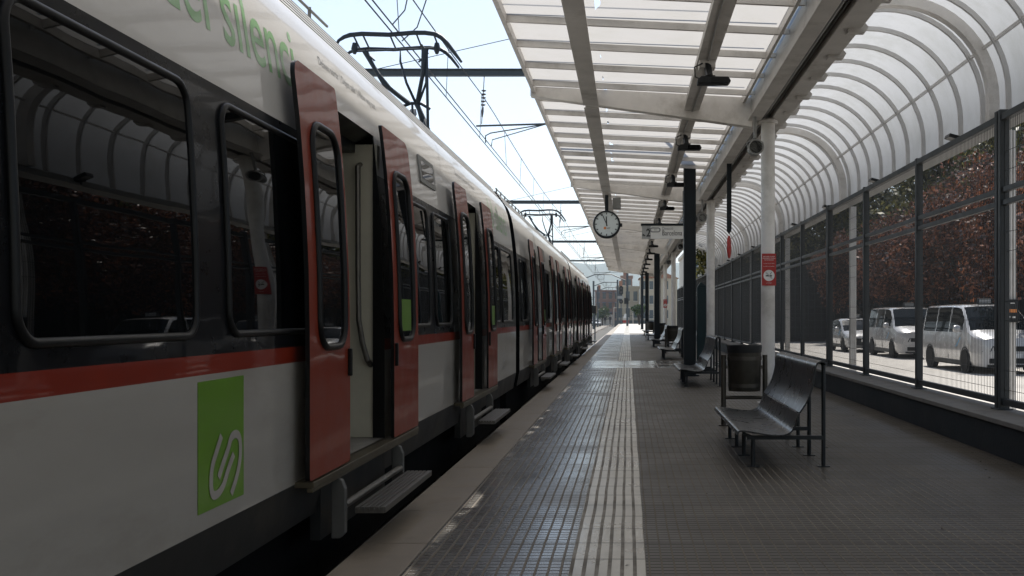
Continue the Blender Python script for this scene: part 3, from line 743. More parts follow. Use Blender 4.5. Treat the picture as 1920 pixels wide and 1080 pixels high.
# pantographs
def pantograph(car, y):
    e = MB()
    def P(px, py, dy=0): 
        sx, sy = 640+px/3.6, py/3.6
        return (((sx-1178)*13.9/1900), y+dy, EYE+(592-sy)*13.9/1900)
    path = [(-20,340),(5,295),(40,272),(80,258),(160,250),(340,256),(500,243),(580,243),(650,252),(690,275),(730,315),(780,380),(825,440)]
    e.tube([P(*p, dy=-.16) for p in path], [.018,.022,.028]+[.032]*7+[.030,.026,.016], 8)
    e.tube([P(p[0], p[1]+58, .16) for p in path[:-1]], [.015,.018,.022]+[.026]*7+[.022,.016], 8)
    e.tube([P(75,347), P(400,335), P(650,325)], .014, 6)
    for x in (100, 165, 345, 525, 640): e.cyl(P(x, 255, -.16), P(x+10, 320, .16), .012, 6)
    for x in (90, 645): e.tube([P(x, 290), P(x, 330), P(x, 365)], [.03, .05, .02], 8)
    ho = e.build('pantograph', MT['panto'], car)
    a = MB()
    a.tube([P(160,345), P(200,420), P(290,570), P(440,682,.2)], [.04,.03,.03,.035], 8); a.tube([P(225,460), P(330,590), P(440,682,.2)], .016, 6)
    a.tube([P(565,330), P(550,500), P(490,682,.2)], [.05,.028,.03], 8); a.tube([P(575,400), P(572,560), P(500,682,.2)], .016, 6)
    a.tube([P(398,345), P(398,415), P(440,560), P(485,682,.2)], [.008,.016,.018,.02], 6)
    a.tube([P(400,695,.2), P(450,676,.2), P(520,680,.2), P(580,715,.2)], .022, 8)
    a.tube([P(575,330), P(580,600), P(585,880)], .020, 8)
    a.tube([P(488,682,.2), P(540,790,.2), P(586,875)], [.035,.03,.03], 8); a.tube([P(488,682,.2), P(525,820,.2), P(540,900)], .018, 6); a.cyl(P(458,685,.2), P(460,760,.2), .016, 6)
    a.tube([P(540,300), P(585,360), P(520,420)], .014, 6); a.tube([P(160,350), P(205,390), P(225,410), P(205,415), P(190,380)], .014, 6)
    a.build('arm', MT['panto'], ho)
    f = MB(); f.box(-3.75, -2.45, y-.7, y+.9, 3.46, 3.58)
    for x in (-3.7, -2.5):
        for dy in (-.6, .8): f.cyl((x, y+dy, 3.42), (x, y+dy, 3.62), .06, 10)
    f.beam((-3.05, y+.5, 4.25), (-3.1, y-.5, 3.55), .08, .08); f.build('base_frame', MT['panto'], ho, smooth=False)
pantograph(car1, 13.9); pantograph(car3, 36.9)

# ------------------------------------------------------------------ overhead line
def wire(name, pts, r_, parent, m='cable'): 
    b = MB(); b.tube(pts, r_, 5, 0); return b.build(name, MT[m], parent)
ol = empty('overhead_line', (TXC, 60, 5.2), 'railway overhead line of two contact wires and a carrier wire above the train', 'overhead line')
for x in (-3.12, -3.21): wire('contact_wire', [(x, -14, 5.2), (x, 90, 5.2), (x, 210, 5.2)], .010, ol)
PORT = [22.8, 48.8, 74.8, 100.8]
def mz(y):
    t = ((y - 22.8) % 26)/26; return 6.16 - .42*4*t*(1-t)*.45
wire('carrier_wire', [(-3.17, -14+i*2, mz(-14+i*2)) for i in range(113)], .010, ol)
y = -10.5
while y < 150:
    x = random.choice((-3.12, -3.21)); wire('dropper', [(-3.17, y, mz(y)), (x, y, 5.2)], .006, ol)
    y += 4.05
for (dx, yy) in ((0, 13.6), (.25, 14.4)):
    wire('jumper', [(-3.12-dx*.2, yy-.2, 5.2), (-3.0, yy, 5.45), (-2.86+dx*.3, yy, 6.1), (-2.95+dx, yy, 7.2), (-2.9+dx, yy, 8.2)], .009, ol)
b = MB(); b.beam((-8.6, 14.0, 8.25), (1.5, 14.0, 8.25), .02, .02); b.build('span_wire', MT['cable'], ol)
def portal(y):
    e = empty('catenary_portal', (1.38, y, 0), 'tmp', 'catenary mast', 'dark catenary portals across the track')
    b = MB()
    for sx in (-1, 1): b.box(1.38+sx*.118-.016, 1.38+sx*.118+.016, y-.135, y+.135, .02, 6.95)
    b.box(1.38-.104, 1.38+.104, y-.125, y-.109, .02, 6.95); b.box(1.38-.104, 1.38+.104, y+.109, y+.125, .02, 6.95)
    b.build('pillar', MT['pillar'], e, smooth=False, bevel=.004)
    b = MB(); b.box(1.38-.20, 1.38+.20, y-.20, y+.20, 0, .03); b.build('foot_plate', MT['pillar'], e, smooth=False)
    b = MB(); b.box(-8.6, 1.24, y-.06, y+.06, 6.74, 6.76); b.box(-8.6, 1.24, y-.06, y+.06, 6.88, 6.90); b.box(-8.6, 1.24, y-.008, y+.008, 6.76, 6.88); b.box(-2.05, -1.85, y-.05, y+.05, 6.90, 6.99); b.build('beam', MT['mast'], e, smooth=False)
    b = MB(); b.box(-8.8, -8.6, y-.11, y+.11, Z_TRK, 6.95); b.build('far_mast', MT['mast'], e, smooth=False)
    b = MB(); b.cyl((-3.24, y, 6.75), (-3.30, y, 5.66), .010, 6)
    for i in range(5): b.lathe([(.02, -.03), (.055, -.012), (.055, .0), (.02, .012)], (-3.25-.004*i, y, 6.42-.08*i), 12)
    b.tube([(-3.27, y, 6.05), (-3.28, y, 5.95), (-3.29, y, 5.82)], [.018, .03, .018], 8); b.build('insulator', MT['insul'], e)
    b = MB(); b.cyl((-3.42, y, 5.62), (1.26, y, 5.76), .022, 8); b.tube([(-3.21, y, 5.24), (-3.21, y, 5.40), (-3.10, y, 5.46), (-1.85, y, 5.66)], .014, 6); b.tube([(-3.12, y+.3, 5.22), (-3.1, y+.3, 5.36), (-1.85, y, 5.66)], .011, 6); b.lathe([(.03, -.05), (.06, 0), (.03, .07)], (-1.82, y, 5.68), 10); b.build('registration_arm', MT['mast'], e)
    b = MB(); b.tube([(-8.6, y+.02, 6.35), (-5.86, y+.02, 6.86), (-2.6, y+.02, 7.6), (1.38, y+.02, 8.55)], .009, 5); b.cyl((1.38, y, 6.95), (1.38, y, 8.6), .05, 8); b.tube([(-1.95, y, 6.97), (1.38, y, 8.3)], .007, 5); b.build('span_wire', MT['cable'], e)
    return e
p0 = portal(PORT[0])
plabels = ['thick dark pillar with portal beam beside the platform sign, nearest of the row', 'second dark pillar with portal beam, beyond the sign', 'third dark pillar with portal beam near the canopy end', 'thin looking dark pillar past the canopy end, on sunny paving']
p0['label'] = plabels[0]
for y, lb in zip(PORT[1:], plabels[1:]): dup(p0, (0, y-PORT[0], 0), lb)
def gantry(y, xl, xr, label):
    e = empty('catenary_gantry', (xr, y, 0), label, 'catenary mast', 'far gantries over the curved track')
    b = MB(); b.tube([(xl-1.6, y, 6.2), (xl, y, 6.8), (xl+2.2, y, 6.8), (xr, y, 5.9)], .07, 6); b.build('beam', MT['mast'], e)
    b = MB(); b.box(xr-.14, xr+.14, y-.14, y+.14, 0, 7.2); b.build('post', MT['mast'], e, smooth=False)
    b = MB(); b.box(xl-1.8, xl-1.5, y-.14, y+.14, Z_TRK, 7.0); b.build('post', MT['mast'], e, smooth=False)
    b = MB(); b.tube([(xl+.4, y, 6.75), (xl+.4, y, 6.2), (xl+1.2, y, 6.2), (xl+1.2, y, 6.75)], .035, 6); b.build('registration_arm', MT['mast'], e)
gantry(134, -4.4, -.12, 'near far-off gantry with bent arm and tall post beyond the platform')
gantry(165, -4.0, -1.75, 'second far-off gantry with bent arm over the track')
gantry(196, -4.25, -2.0, 'farthest gantry with bent arm over the track')

# ------------------------------------------------------------------ things hung under the canopy
# station clock
CX, CYY, CZ, CR = -.575, 27.0, 3.78, .365
ck = empty('station_clock', (CX, CYY, CZ), 'round white station clock in black case hanging from the canopy beam', 'clock')
b = MB(); b.lathe([(0, .22), (CR-.04, .22), (CR, .18), (CR, -.09), (CR-.012, -.12), (CR-.045, -.125), (CR-.045, -.10), (0, -.10)], (CX, CYY, CZ), 48, axis='y'); b.build('case', MT['pillar'], ck)
b = MB(); b.lathe([(0, -.104), (CR-.046, -.104)], (CX, CYY, CZ), 48, axis='y'); b.build('dial', MT['clock_face'], ck, smooth=False)
b = MB(); FY = CYY-.107
for i in range(60):
    t = R(6*i); big_ = i % 5 == 0
    r0, r1, wd = (CR*.70, CR*.86, .024) if big_ else (CR*.81, CR*.86, .009)
    b.beam((CX+r0*math.sin(t), FY, CZ+r0*math.cos(t)), (CX+r1*math.sin(t), FY, CZ+r1*math.cos(t)), .002, wd, up=(math.cos(t), 0, -math.sin(t)))
b.build('minute_marks', MT['ink'], ck, smooth=False)
for nm, ang, ln, wd, dy in (('minute_hand', -24, CR*.80, .020, -.006), ('hour_hand', -2, CR*.56, .028, -.003)):
    t = R(ang); b = MB(); b.beam((CX-.05*math.sin(t), FY+dy, CZ-.05*math.cos(t)), (CX+ln*math.sin(t), FY+dy, CZ+ln*math.cos(t)), .002, wd, up=(math.cos(t), 0, -math.sin(t))); b.build(nm, MT['ink'], ck, smooth=False)
b = MB(); b.box(CX-.075, CX-.015, FY-.001, FY, CZ-.135, CZ-.07); b.build('emblem', MT['orange'], ck, smooth=False)
text_mesh('emblem_text', 'adif', .065, MT['ink'], ck, lambda u, v: (CX+.0+u, FY-.001, CZ-.125+v))
b = MB(); b.box(CX-.045, CX+.045, CYY-.045, CYY+.045, CZ+CR-.01, 4.56); b.build('hanger', MT['pillar'], ck, smooth=False)
b = MB(); b.box(CX+CR-.01, CX+CR+.05, CYY-.05, CYY+.05, CZ-.06, CZ+.03); b.build('lock', MT['pillar'], ck, smooth=False)
b = MB(); b.box(-.42, -.20, 27.15, 27.40, 4.22, 4.52); jb = b.build('junction_box', MT['grey_paint'], smooth=False, bevel=.01); tag(jb, 'grey junction box fixed under the canopy right behind the clock', 'junction box')
# platform sign
SY, SX0, SX1, SZ0, SZ1 = 25.6, .34, 1.50, 3.29, 3.62
sg = empty('platform_sign', (1.2, SY, SZ0), 'white hanging platform sign reading 2 Barcelona behind the dark pillar', 'sign')
b = MB(); b.box(SX0, SX1, SY-.05, SY+.05, SZ0, SZ1); b.build('board', MT['sign_white'], sg, smooth=False)
b = MB(); b.box(SX0-.02, SX1+.02, SY-.075, SY+.075, SZ1, SZ1+.055); b.build('top_bar', MT['pillar'], sg, smooth=False)
b = MB(); b.box(SX0+.004, SX0+.225, SY-.053, SY-.05, SZ0+.004, SZ1-.004); b.build('track_panel', MT['sign_grey'], sg, smooth=False)
sm = lambda x, z: (lambda u, v: (x+u, SY-.0555, z+v))
text_mesh('text', '2', .185, MT['ink'], sg, sm(SX0+.115, SZ0+.06), offset=.004, fit=(.105, .19))
text_mesh('text', 'Via', .045, MT['ink'], sg, sm(SX0+.125, SZ0+.25), fit=(.08, .035))
text_mesh('text', 'Barcelona', .115, MT['ink'], sg, sm(SX0+.52, SZ0+.085), offset=0, fit=(.50, .125))
text_mesh('text', 'Direcció', .070, MT['t_grey'], sg, sm(SX0+.52, SZ0+.225), fit=(.27, .075))
b = MB(); b.beam((SX0+.03, SY-.0555, SZ0+.12), (SX0+.085, SY-.0555, SZ0+.075), .001, .018, up=(.6,0,.8)); b.beam((SX0+.03, SY-.0555, SZ0+.122), (SX0+.03, SY-.0555, SZ0+.07), .001, .016, up=(1,0,0)); b.beam((SX0+.03, SY-.0555, SZ0+.075), (SX0+.08, SY-.0555, SZ0+.075), .001, .016, up=(0,0,1)); b.build('arrow', MT['ink'], sg, smooth=False)
b = MB(); b.tube([(SX0+.27+.05*(0), SY-.055, 0)]*2, .001, 4) if False else None
pl = [(SX0+.34+.075*math.copysign(1, math.cos(R(a)))*(1 if abs(math.cos(R(a)))>.01 else 0)+.045*math.cos(R(a)), SY-.0545, SZ0+.225+.05*math.sin(R(a))) for a in range(5, 365, 10)]
b.tube(pl, .012, 6, closed=True); b.build('line_pill', MT['t_grey'], sg)
text_mesh('text', 'R1', .06, MT['t_grey'], sg, sm(SX0+.315, SZ0+.205))
for x in (1.40,):
    b = MB(); b.box(x-.025, x+.025, SY-.025, SY+.025, SZ1+.055, 4.50); b.build('hanger', MT['pillar'], sg, smooth=False)
# floodlights on the canopy beam
def floodlight(x, y, z, label):
    e = empty('floodlight', (x, y, z), label, 'floodlight', 'black floodlights in a row under the canopy')
    b = MB(); b.box(x-.10, x+.10, y+.02, y+.20, z-.10, z+.001); b.build('driver_box', MT['steel_beam'], e, smooth=False, bevel=.006)
    b = MB(); b.beam((x, y+.05, z-.06), (x+.02, y-.02, z-.22), .07, .07); b.cyl((x-.03, y-.03, z-.24), (x+.09, y-.03, z-.24), .035, 10); b.tube([(x-.06, y+.02, z-.05), (x-.16, y, z-.10), (x-.15, y, z-.22), (x-.06, y, z-.26)], .009, 6); b.build('arm', MT['black'], e)
    b = MB(); b.prism([(x-.13, y-.10, z-.32), (x+.25, y-.10, z-.32), (x+.28, y-.10, z-.29), (x+.25, y-.10, z-.235), (x-.08, y-.10, z-.23), (x-.13, y-.10, z-.27)], (0, .16, 0)); hb = b.build('lamp_head', MT['black'], e, smooth=False, bevel=.01)
    b = MB(); b.box(x+.04, x+.24, y-.104, y-.1005, z-.31, z-.25); b.build('lamp_glass', MT['glass'], hb, smooth=False)
    return e
fz = zs(.97) - .252
fl = floodlight(.97, 12.4, fz, 'nearest black floodlight under the canopy, on the cabled long beam')
for k in range(1, 13): dup(fl, (0, 4.9*k, 0), f'{ORD[k]} black floodlight of the row on the long canopy beam, counted from the camera')
fb = dup(fl, (0, -4.9, 0)); fb['label'] = 'black floodlight of the canopy row overhead, out of the picture'
b = MB(); b.tube([(.97+.03*math.sin(i*.9), CY0+.3+i*1.1, fz-.012) for i in range(int((CY1-CY0-.6)/1.1))], .010, 6); cbl = b.build('lamp_cable', MT['grey_paint']); tag(cbl, 'pale cable running along the underside of the floodlight beam', 'cable')
# small floodlights along the vault gutter
def small_flood(x, y, z, label):
    e = empty('wall_floodlight', (x, y, z), label, 'floodlight', 'small black floodlights along the vault gutter')
    b = MB(); b.prism([(x-.02, y-.12, z-.01), (x-.26, y-.12, z+.06), (x-.24, y-.12, z+.12), (x-.02, y-.12, z+.06)], (0, .26, 0)); b.build('lamp_head', MT['black'], e, smooth=False, bevel=.008)
    b = MB(); b.tube([(x, y+.16, z), (x-.10, y+.24, z+.10), (x-.05, y+.22, z+.02)], .012, 6); b.cyl((x-.1, y, z-.06), (x-.1, y, z+.05), .02, 8); b.build('bracket', MT['black'], e)
    return e
s0 = small_flood(5.60, 17.0, 4.275, 'nearest small black floodlight on the vault gutter above the fence')
for k in range(1, 9): dup(s0, (0, 5.425*k, 0), f'{ORD[k]} small black floodlight on the vault gutter, counted from the camera')
# loudspeakers
def speaker(x, y, z, label):
    e = empty('loudspeaker', (x, y, z), label, 'loudspeaker', 'round horn loudspeakers under the gutter beam')
    b = MB(); b.lathe([(0, .16), (.08, .16), (.105, .10), (.112, -.12), (.118, -.15), (.096, -.152), (.090, -.10)], (x, y, z), 28, axis='y'); b.build('housing', MT['grey_paint'], e)
    b = MB(); b.lathe([(0, -.10), (.094, -.10)], (x, y, z), 28, axis='y'); b.build('grille', MT['black'], e, smooth=False)
    b = MB(); b.tube([(x-.10, y, z), (x-.125, y, z+.08), (x, y, z+.16), (x+.125, y, z+.08), (x+.10, y, z)], .012, 6); b.cyl((x, y, z+.15), (x, y, 4.336), .025, 8); b.build('bracket', MT['grey_paint'], e)
    return e
sp0 = speaker(1.90, 15.2, 3.86, 'nearest round loudspeaker beside the first white column')
dup(sp0, (0, BAY, 0), 'second round loudspeaker beside the second white column'); dup(sp0, (0, 2*BAY, 0), 'third round loudspeaker, just right of the platform sign')
dup(sp0, (0, 3*BAY, 0), 'fourth round loudspeaker, small and far under the gutter beam')
# hanging edge-on round sign on a dark rod
HX, HY = 1.98, 19.9
hs = empty('hanging_sign', (HX, HY, 2.5), 'red and white hanging sign seen edge on below a dark rod', 'sign')
b = MB(); b.box(HX-.045, HX+.045, HY-.03, HY+.03, 3.02, 4.337); b.prism([(HX-.045, HY-.03, 3.02), (HX+.045, HY-.03, 3.02), (HX, HY-.03, 2.95)], (0, .06, 0)); b.build('rod', MT['pillar'], hs, smooth=False)
b = MB(); b.lathe([(0, -.018), (.22, -.012), (.225, 0), (.22, .012), (0, .018)], (0, 0, 0), 28, axis='x')
ca_, sa_ = math.cos(R(14)), math.sin(R(14))
rot = Matrix.Rotation(R(-14), 3, 'Z')
b.v = [tuple(rot @ Vector(p) + Vector((HX, HY, 2.70))) for p in b.v]; b.build('disc', MT['sign_red'], hs)
b = MB(); b.box(-.021, -.0185, -.16, .02, -.07, .10); b.v = [tuple(rot @ Vector(p) + Vector((HX, HY, 2.70))) for p in b.v]; b.build('white_panel', MT['sign_white'], hs, smooth=False)
# plate on the rear post
pb = empty('post_plate', (5.86, C0-.1, 1.26), 'black plate with orange and white marks on the ribbed white post outside the fence', 'sign')
b = MB(); b.box(5.76, 5.96, C0-.125, C0-.095, 1.25, 1.60); b.build('plate', MT['black'], pb, smooth=False, bevel=.004)
b = MB(); b.box(5.79, 5.93, C0-.128, C0-.1255, 1.40, 1.45); b.build('orange_mark', MT['orange'], pb, smooth=False)
b = MB(); b.box(5.81, 5.84, C0-.128, C0-.1255, 1.32, 1.345); b.box(5.87, 5.92, C0-.128, C0-.1255, 1.315, 1.34); b.box(5.83, 5.90, C0-.128, C0-.1255, 1.535, 1.55); b.build('white_mark', MT['white'], pb, smooth=False)

# ------------------------------------------------------------------ benches, bins, totem
def bench():
    y0, y1 = 8.92, 11.28
    e = empty('bench', (1.4, (y0+y1)/2, 0), 'tmp', 'bench', 'dark metal platform benches')
    seatp = smooth_path([(.955,.300),(.965,.335),(1.00,.345),(1.12,.325),(1.30,.295),(1.42,.310),(1.475,.40),(1.500,.487)], 2)
    backp = smooth_path([(1.503,.497),(1.555,.57),(1.600,.66),(1.632,.79),(1.638,.88),(1.655,.935),(1.70,.955),(1.74,.945),(1.752,.915)], 2)
    def shell(name, P_, ya, yb, nm):
        b = MB(); th = .014; rows = []
        L = []
        for i in range(len(P_)):
            a = Vector(P_[max(i-1, 0)]); c = Vector(P_[min(i+1, len(P_)-1)]); d = (c-a).normalized(); L.append((P_[i][0]+d.y*th, P_[i][1]-d.x*th))
        ring = list(P_) + L[::-1]
        b.prism([(x, ya, z) for x, z in ring], (0, yb-ya, 0)); return b.build(name, MT['bench'], e, angle=40, bevel=.003)
    ym = (y0+y1)/2
    for (a, c) in ((y0, ym-.003), (ym+.003, y1)):
        shell('seat', seatp, a, c, 0); shell('backrest', backp, a, c, 0)
    for yy in (9.06, 9.78, 10.42, 11.12):
        f = MB(); f.beam((1.02, yy, .296), (1.76, yy, .296), .03, .035) if False else f.beam((1.06, yy, .262), (1.755, yy, .262), .035, .035)
        f.tube([(1.02, yy, .30), (1.10, yy, .266)], .016, 6); f.build('crossbar', MT['legs'], e, smooth=False)
        l_ = MB(); l_.cyl((1.115, yy, 0), (1.115, yy, .262), .019, 10); l_.box(1.06, 1.17, yy-.03, yy+.03, .001, .009); l_.build('leg', MT['legs'], e)
        l_ = MB(); l_.tube([(1.745, yy, 0), (1.745, yy, .90), (1.735, yy, .938)], .019, 10); l_.box(1.69, 1.80, yy-.03, yy+.03, .001, .009); l_.build('leg', MT['legs'], e)
    f = MB(); f.cyl((1.46, y0+.12, .262), (1.46, y1-.12, .262), .018, 8); f.build('stretcher', MT['legs'], e)
    return e
bn = bench(); bn['label'] = 'nearest dark metal bench in front of the wire bin'
for y, lb in ((19.3, 'second dark metal bench, in front of the thick dark pillar'), (31.2, 'third dark metal bench, just beyond the thick dark pillar'), (43.5, 'fourth dark metal bench, beside the second bin in view'), (55.8, 'fifth dark metal bench, small, near the far bins'), (69.5, 'farthest dark metal bench, at the edge of the sunny paving')):
    dup(bn, (0, y-9.06, 0), lb)
def litter_bin():
    x, y = 1.425, 12.45
    e = empty('litter_bin', (x, y, 0), 'tmp', 'bin', 'dark metal litter bins on two posts')
    for sx in (-1, 1):
        b = MB(); b.cyl((x+sx*.255, y, 0), (x+sx*.255, y, .87), .031, 14); b.cyl((x+sx*.255, y, 0), (x+sx*.255, y, .012), .06, 14); b.build('post', MT['bin_post'], e)
        b = MB(); b.box(x+sx*.235-.03, x+sx*.235+.03, y-.015, y+.015, .70, .74); b.build('pivot', MT['bin_post'], e, smooth=False)
    b = MB(); b.cyl((x-.23, y, .345), (x+.23, y, .345), .022, 10); b.build('crossbar', MT['bin_post'], e)
    b = MB(); b.lathe([(0, .43), (.192, .43), (.197, .45), (.205, .90), (.192, .90), (.178, .46), (0, .46)], (x, y, 0), 32); b.build('drum', MT['bin_metal'], e)
    for z in (.50, .83):
        b = MB(); b.lathe([(.190+(z-.45)*.034, z-.022), (.199+(z-.45)*.034, z-.022), (.199+(z-.45)*.034, z+.022), (.190+(z-.45)*.034, z+.022)], (x, y, 0), 32, closed=True); b.build('band', MT['bin_post'], e)
    b = MB(); prof = [(.210, .90), (.216, .96), (.214, .99), (.200, .985), (.19, .93)]
    b.lathe(prof, (x, y, 0), 32); b.build('bag_rim', MT['black'], e)
    return e
lb0 = litter_bin(); lb0['label'] = 'nearest litter bin on two steel posts behind the first bench'
for (x, y, lb) in ((1.60, 36.5, 'litter bin on two posts right beside the thick dark pillar, beyond it'), (1.62, 49.6, 'litter bin behind the second dark pillar'), (1.36, 63.5, 'farthest litter bin, at the third dark pillar')):
    dup(lb0, (x-1.425, y-12.45, 0), lb)
b = MB(); b.box(2.00, 2.26, 29.4, 29.62, .02, 2.18, 0); b.prism([(2.00, 29.4, 2.18), (2.26, 29.4, 2.18), (2.26, 29.4, 2.22), (2.10, 29.4, 2.34)], (0, .22, 0), 0); b.box(1.96, 2.30, 29.36, 29.66, 0, .02, 0)
tt = b.build('information_totem', MT['teal'], smooth=False, bevel=.01); tag(tt, 'dark teal totem half hidden behind the thick dark pillar', 'totem')

# ------------------------------------------------------------------ vehicles
def vehicle(kind, label, loc, rz, name, grp, taxi=True):
    e = empty(name, (0, 0, 0), label, 'van' if kind == 'van' else 'car', grp)
    if kind == 'van':
        L_, W, H = 5.10, .96, 1.93
        top = [(0,.80),(.05,.98),(.35,1.08),(.80,1.20),(1.20,1.56),(1.62,1.86),(1.9,1.91),(2.6,H),(3.6,H),(4.7,1.92),(4.95,1.86),(5.06,1.5),(5.10,1.0)]
        belt, ws, wins, wh, pil = 1.13, (.80, 1.62), ((1.25, 2.35), (2.45, 3.55), (3.65, 4.75)), (.95, 4.05), .335
    else:
        L_, W, H = 4.25, .89, 1.47
        top = [(0,.58),(.05,.70),(.5,.84),(1.0,.94),(1.4,1.18),(1.85,1.40),(2.2,H),(2.8,H),(3.3,1.42),(3.8,1.22),(4.1,1.0),(4.22,.85),(4.25,.7)]
        belt, ws, wins, wh, pil = .90, (1.0, 1.85), ((1.35, 2.15), (2.22, 3.05), (3.12, 3.6)), (.82, 3.42), .315
    def tz(s):
        for (a, z0), (c, z1) in zip(top[:-1], top[1:]):
            if a <= s <= c: return z0 + (z1-z0)*(s-a)/(c-a)
        return top[-1][1]
    S = sorted(set([round(q[0], 3) for q in top] + [round(v, 3) for a in wins for v in a] + [.02, .15, .25, .55, L_-.02, L_-.3, 2.0, 3.0]))
    def sect(s):
        t = tz(s); wf = W*min(1, .80 + .20*min(1, s/.35)**.5 if s < .35 else 1); wf *= (1 - .06*max(0, (s-(L_-.3))/.3))
        zb = min(belt, t-.10); up = max(0, t-zb-.1)
        wt = wf*(.97 - .13*min(1, up/(.65)))
        return [(wf*.90, .20), (wf*.985, .34), (wf, .62), (wf*.995, zb-.12), (wf*.975, zb), (wt, t-.07), (wt-.07, t-.015), (wt*.5, t+.012), (0, t+.02)]
    bodyb, wsb = MB(), MB(); winb = {(k_, sx): MB() for k_ in range(len(wins)) for sx in (1, -1)}
    for i in range(len(S)-1):
        A, B_ = sect(S[i]), sect(S[i+1]); sm_ = (S[i]+S[i+1])/2
        for j in range(8):
            for sx in (1, -1):
                q = [(sx*A[j][0], S[i], A[j][1]), (sx*A[j+1][0], S[i], A[j+1][1]), (sx*B_[j+1][0], S[i+1], B_[j+1][1]), (sx*B_[j][0], S[i+1], B_[j][1])]
                tgt = bodyb
                if j >= 6 and ws[0] < sm_ < ws[1]: tgt = wsb
                elif j == 4:
                    for k_, (a, c) in enumerate(wins):
                        if a < sm_ < c and tz(a) > belt+.15: tgt = winb[(k_, sx)]
                tgt.add(q, [(0, 1, 2, 3)])
    for s in (0, L_):
        A = sect(s); bodyb.add([(x, s, z) for x, z in A] + [(-x, s, z) for x, z in A[::-1]][1:], [tuple(range(17))])
    bodyb.add([(x*sx, s, .20) for s in (0, L_) for x, sx in ((W*.8, 1), (W*.8, -1))], [(0, 1, 3, 2)])
    bo = bodyb.build('body', MT['cab_white'], e, angle=40)
    bm = bmesh.new(); bm.from_mesh(bo.data); bmesh.ops.remove_doubles(bm, verts=bm.verts, dist=.0005); bmesh.ops.recalc_face_normals(bm, faces=bm.faces); bm.to_mesh(bo.data); bm.free()
    bo.data.polygons.foreach_set('use_smooth', [True]*len(bo.data.polygons)); bo.data.set_sharp_from_angle(angle=R(38))
    wsb.build('windscreen', MT['v_glass'], e, angle=60)
    for wb in winb.values():
        if wb.f: wb.build('side_window', MT['v_glass'], e, angle=60)
    for s in wh:
        for sx in (-1, 1):
            wm = MB(); wm.lathe([(.20, -.10), (pil-.02, -.11), (pil, -.08), (pil, .08), (pil-.02, .11), (.20, .10)], (sx*(W-.085), s, pil), 24, axis='x'); wo = wm.build('wheel', MT['tyre'], e)
            rm = MB(); 
            rm.lathe([(0, .06), (.19, .075), (.205, .10), (.205, -.10), (.19, -.075), (0, -.06)], (sx*(W-.085), s, pil), 20, axis='x'); rm.build('rim', MT['rim'], wo)
            am = MB(); am.lathe([(pil+.005, -.02), (pil+.055, -.02), (pil+.055, .012), (pil+.005, .012)], (sx*(W-.012), s, pil+.01), 28, axis='x', closed=True); am.build('wheel_arch', MT['black'], e)
    g = MB(); zt = tz(.02)
    g.box(-.50, .50, -.022, .01, zt-.24, zt-.10); go = g.build('grille', MT['black'], e, smooth=False, bevel=.02)
    g = MB(); g.box(-.62, .62, -.024, .01, .30, .44); g.build('bumper_intake', MT['black'], e, smooth=False, bevel=.03)
    g = MB(); g.box(-.26, .26, -.034, -.0245, .46, .57); pt = g.build('number_plate', MT['white'], e, smooth=False)
    g = MB(); g.lathe([(0, -.035), (.075, -.03), (.085, 0)], (0, -.005, zt-.17), 20, axis='y'); g.build('badge', MT['rim'], e)
    for sx in (-1, 1):
        hl = MB(); hl.prism([(sx*.50, -.014, zt-.10), (sx*.58, -.014, zt-.25), (sx*.80, .08, zt-.20), (sx*.865, .36, zt+.0), (sx*.76, .14, zt-.02)], (0, .06, .004)); hl.build('headlight', MT['lens'], e, smooth=False)
        mm = MB(); ms = ws[0]+.45; mm.lathe([(0, -.10), (.09, -.08), (.11, 0), (.09, .08), (0, .10)], (sx*(W+.13), ms, belt+.10), 14, axis='x'); mm.beam((sx*(W-.06), ms+.02, belt+.03), (sx*(W+.06), ms, belt+.06), .05, .05); mm.build('wing_mirror', MT['cab_white'], e)
    for sx in (-1, 1):
        sk_ = MB(); sk_.box(sx*W*.93, sx*(W+.004), wh[0]+pil+.06, wh[1]-pil-.06, .20, .33); sk_.build('sill_trim', MT['black'], e, smooth=False)
        for q0 in [a for a, c in wins[:2]] + [wins[1][1]]:
            pg = MB(); pg.box(sx*(W-.01), sx*(W+.0015), q0-.055, q0-.045, .36, belt-.10); pg.build('door_seam', MT['black'], e, smooth=False)
        for q0 in (wins[0][1]-.2, wins[1][0]+.25):
            dh = MB(); dh.box(sx*(W-.01), sx*(W+.03), q0, q0+.16, belt-.20, belt-.17); dh.build('door_handle', MT['cab_white'], e, smooth=False, bevel=.008)
    fl_ = MB(); fl_.box(-W*.72, W*.72, -.02, .02, .20, .27); fl_.build('lower_lip', MT['black'], e, smooth=False)
    for sx in (-1, 1):
        wp = MB(); wp.beam((sx*.12, ws[0]+.02, tz(ws[0]+.02)+.035), (sx*.62, ws[0]+.22, tz(ws[0]+.22)+.03), .02, .015); wp.build('wiper', MT['black'], e, smooth=False)
    if taxi:
        tb = MB(); sy_ = 2.0 if kind == 'van' else 2.2; zz = tz(sy_)+.02
        tb.prism([(-.22, sy_, zz), (.22, sy_, zz), (.20, sy_, zz+.17), (-.20, sy_, zz+.17)], (0, .12, 0)); to = tb.build('taxi_sign', MT['black'], e, smooth=False, bevel=.01)
        tb = MB(); tb.box(-.17, .17, sy_-.003, sy_-.001, zz+.03, zz+.14); tb.build('taxi_sign_panel', MT['sign_grey'], to, smooth=False)
        bs = MB(); wx = -W-.003
        bs.prism([(wx, 1.62, .72), (wx, 1.72, .72), (wx+.01, 1.36, 1.0), (wx+.01, 1.28, 1.0)], (-.002, 0, 0)); bs.build('door_stripe', MT['v_blue'], e, smooth=False)
    e.location = loc; e.rotation_euler.z = rz
    return e
vg = 'white taxis waiting beyond the fence'
vehicle('van', 'nearest white taxi van with blue door stripe behind the fence mesh', (10.42, 27.5, Z_ROAD), R(1), 'taxi_van', vg)
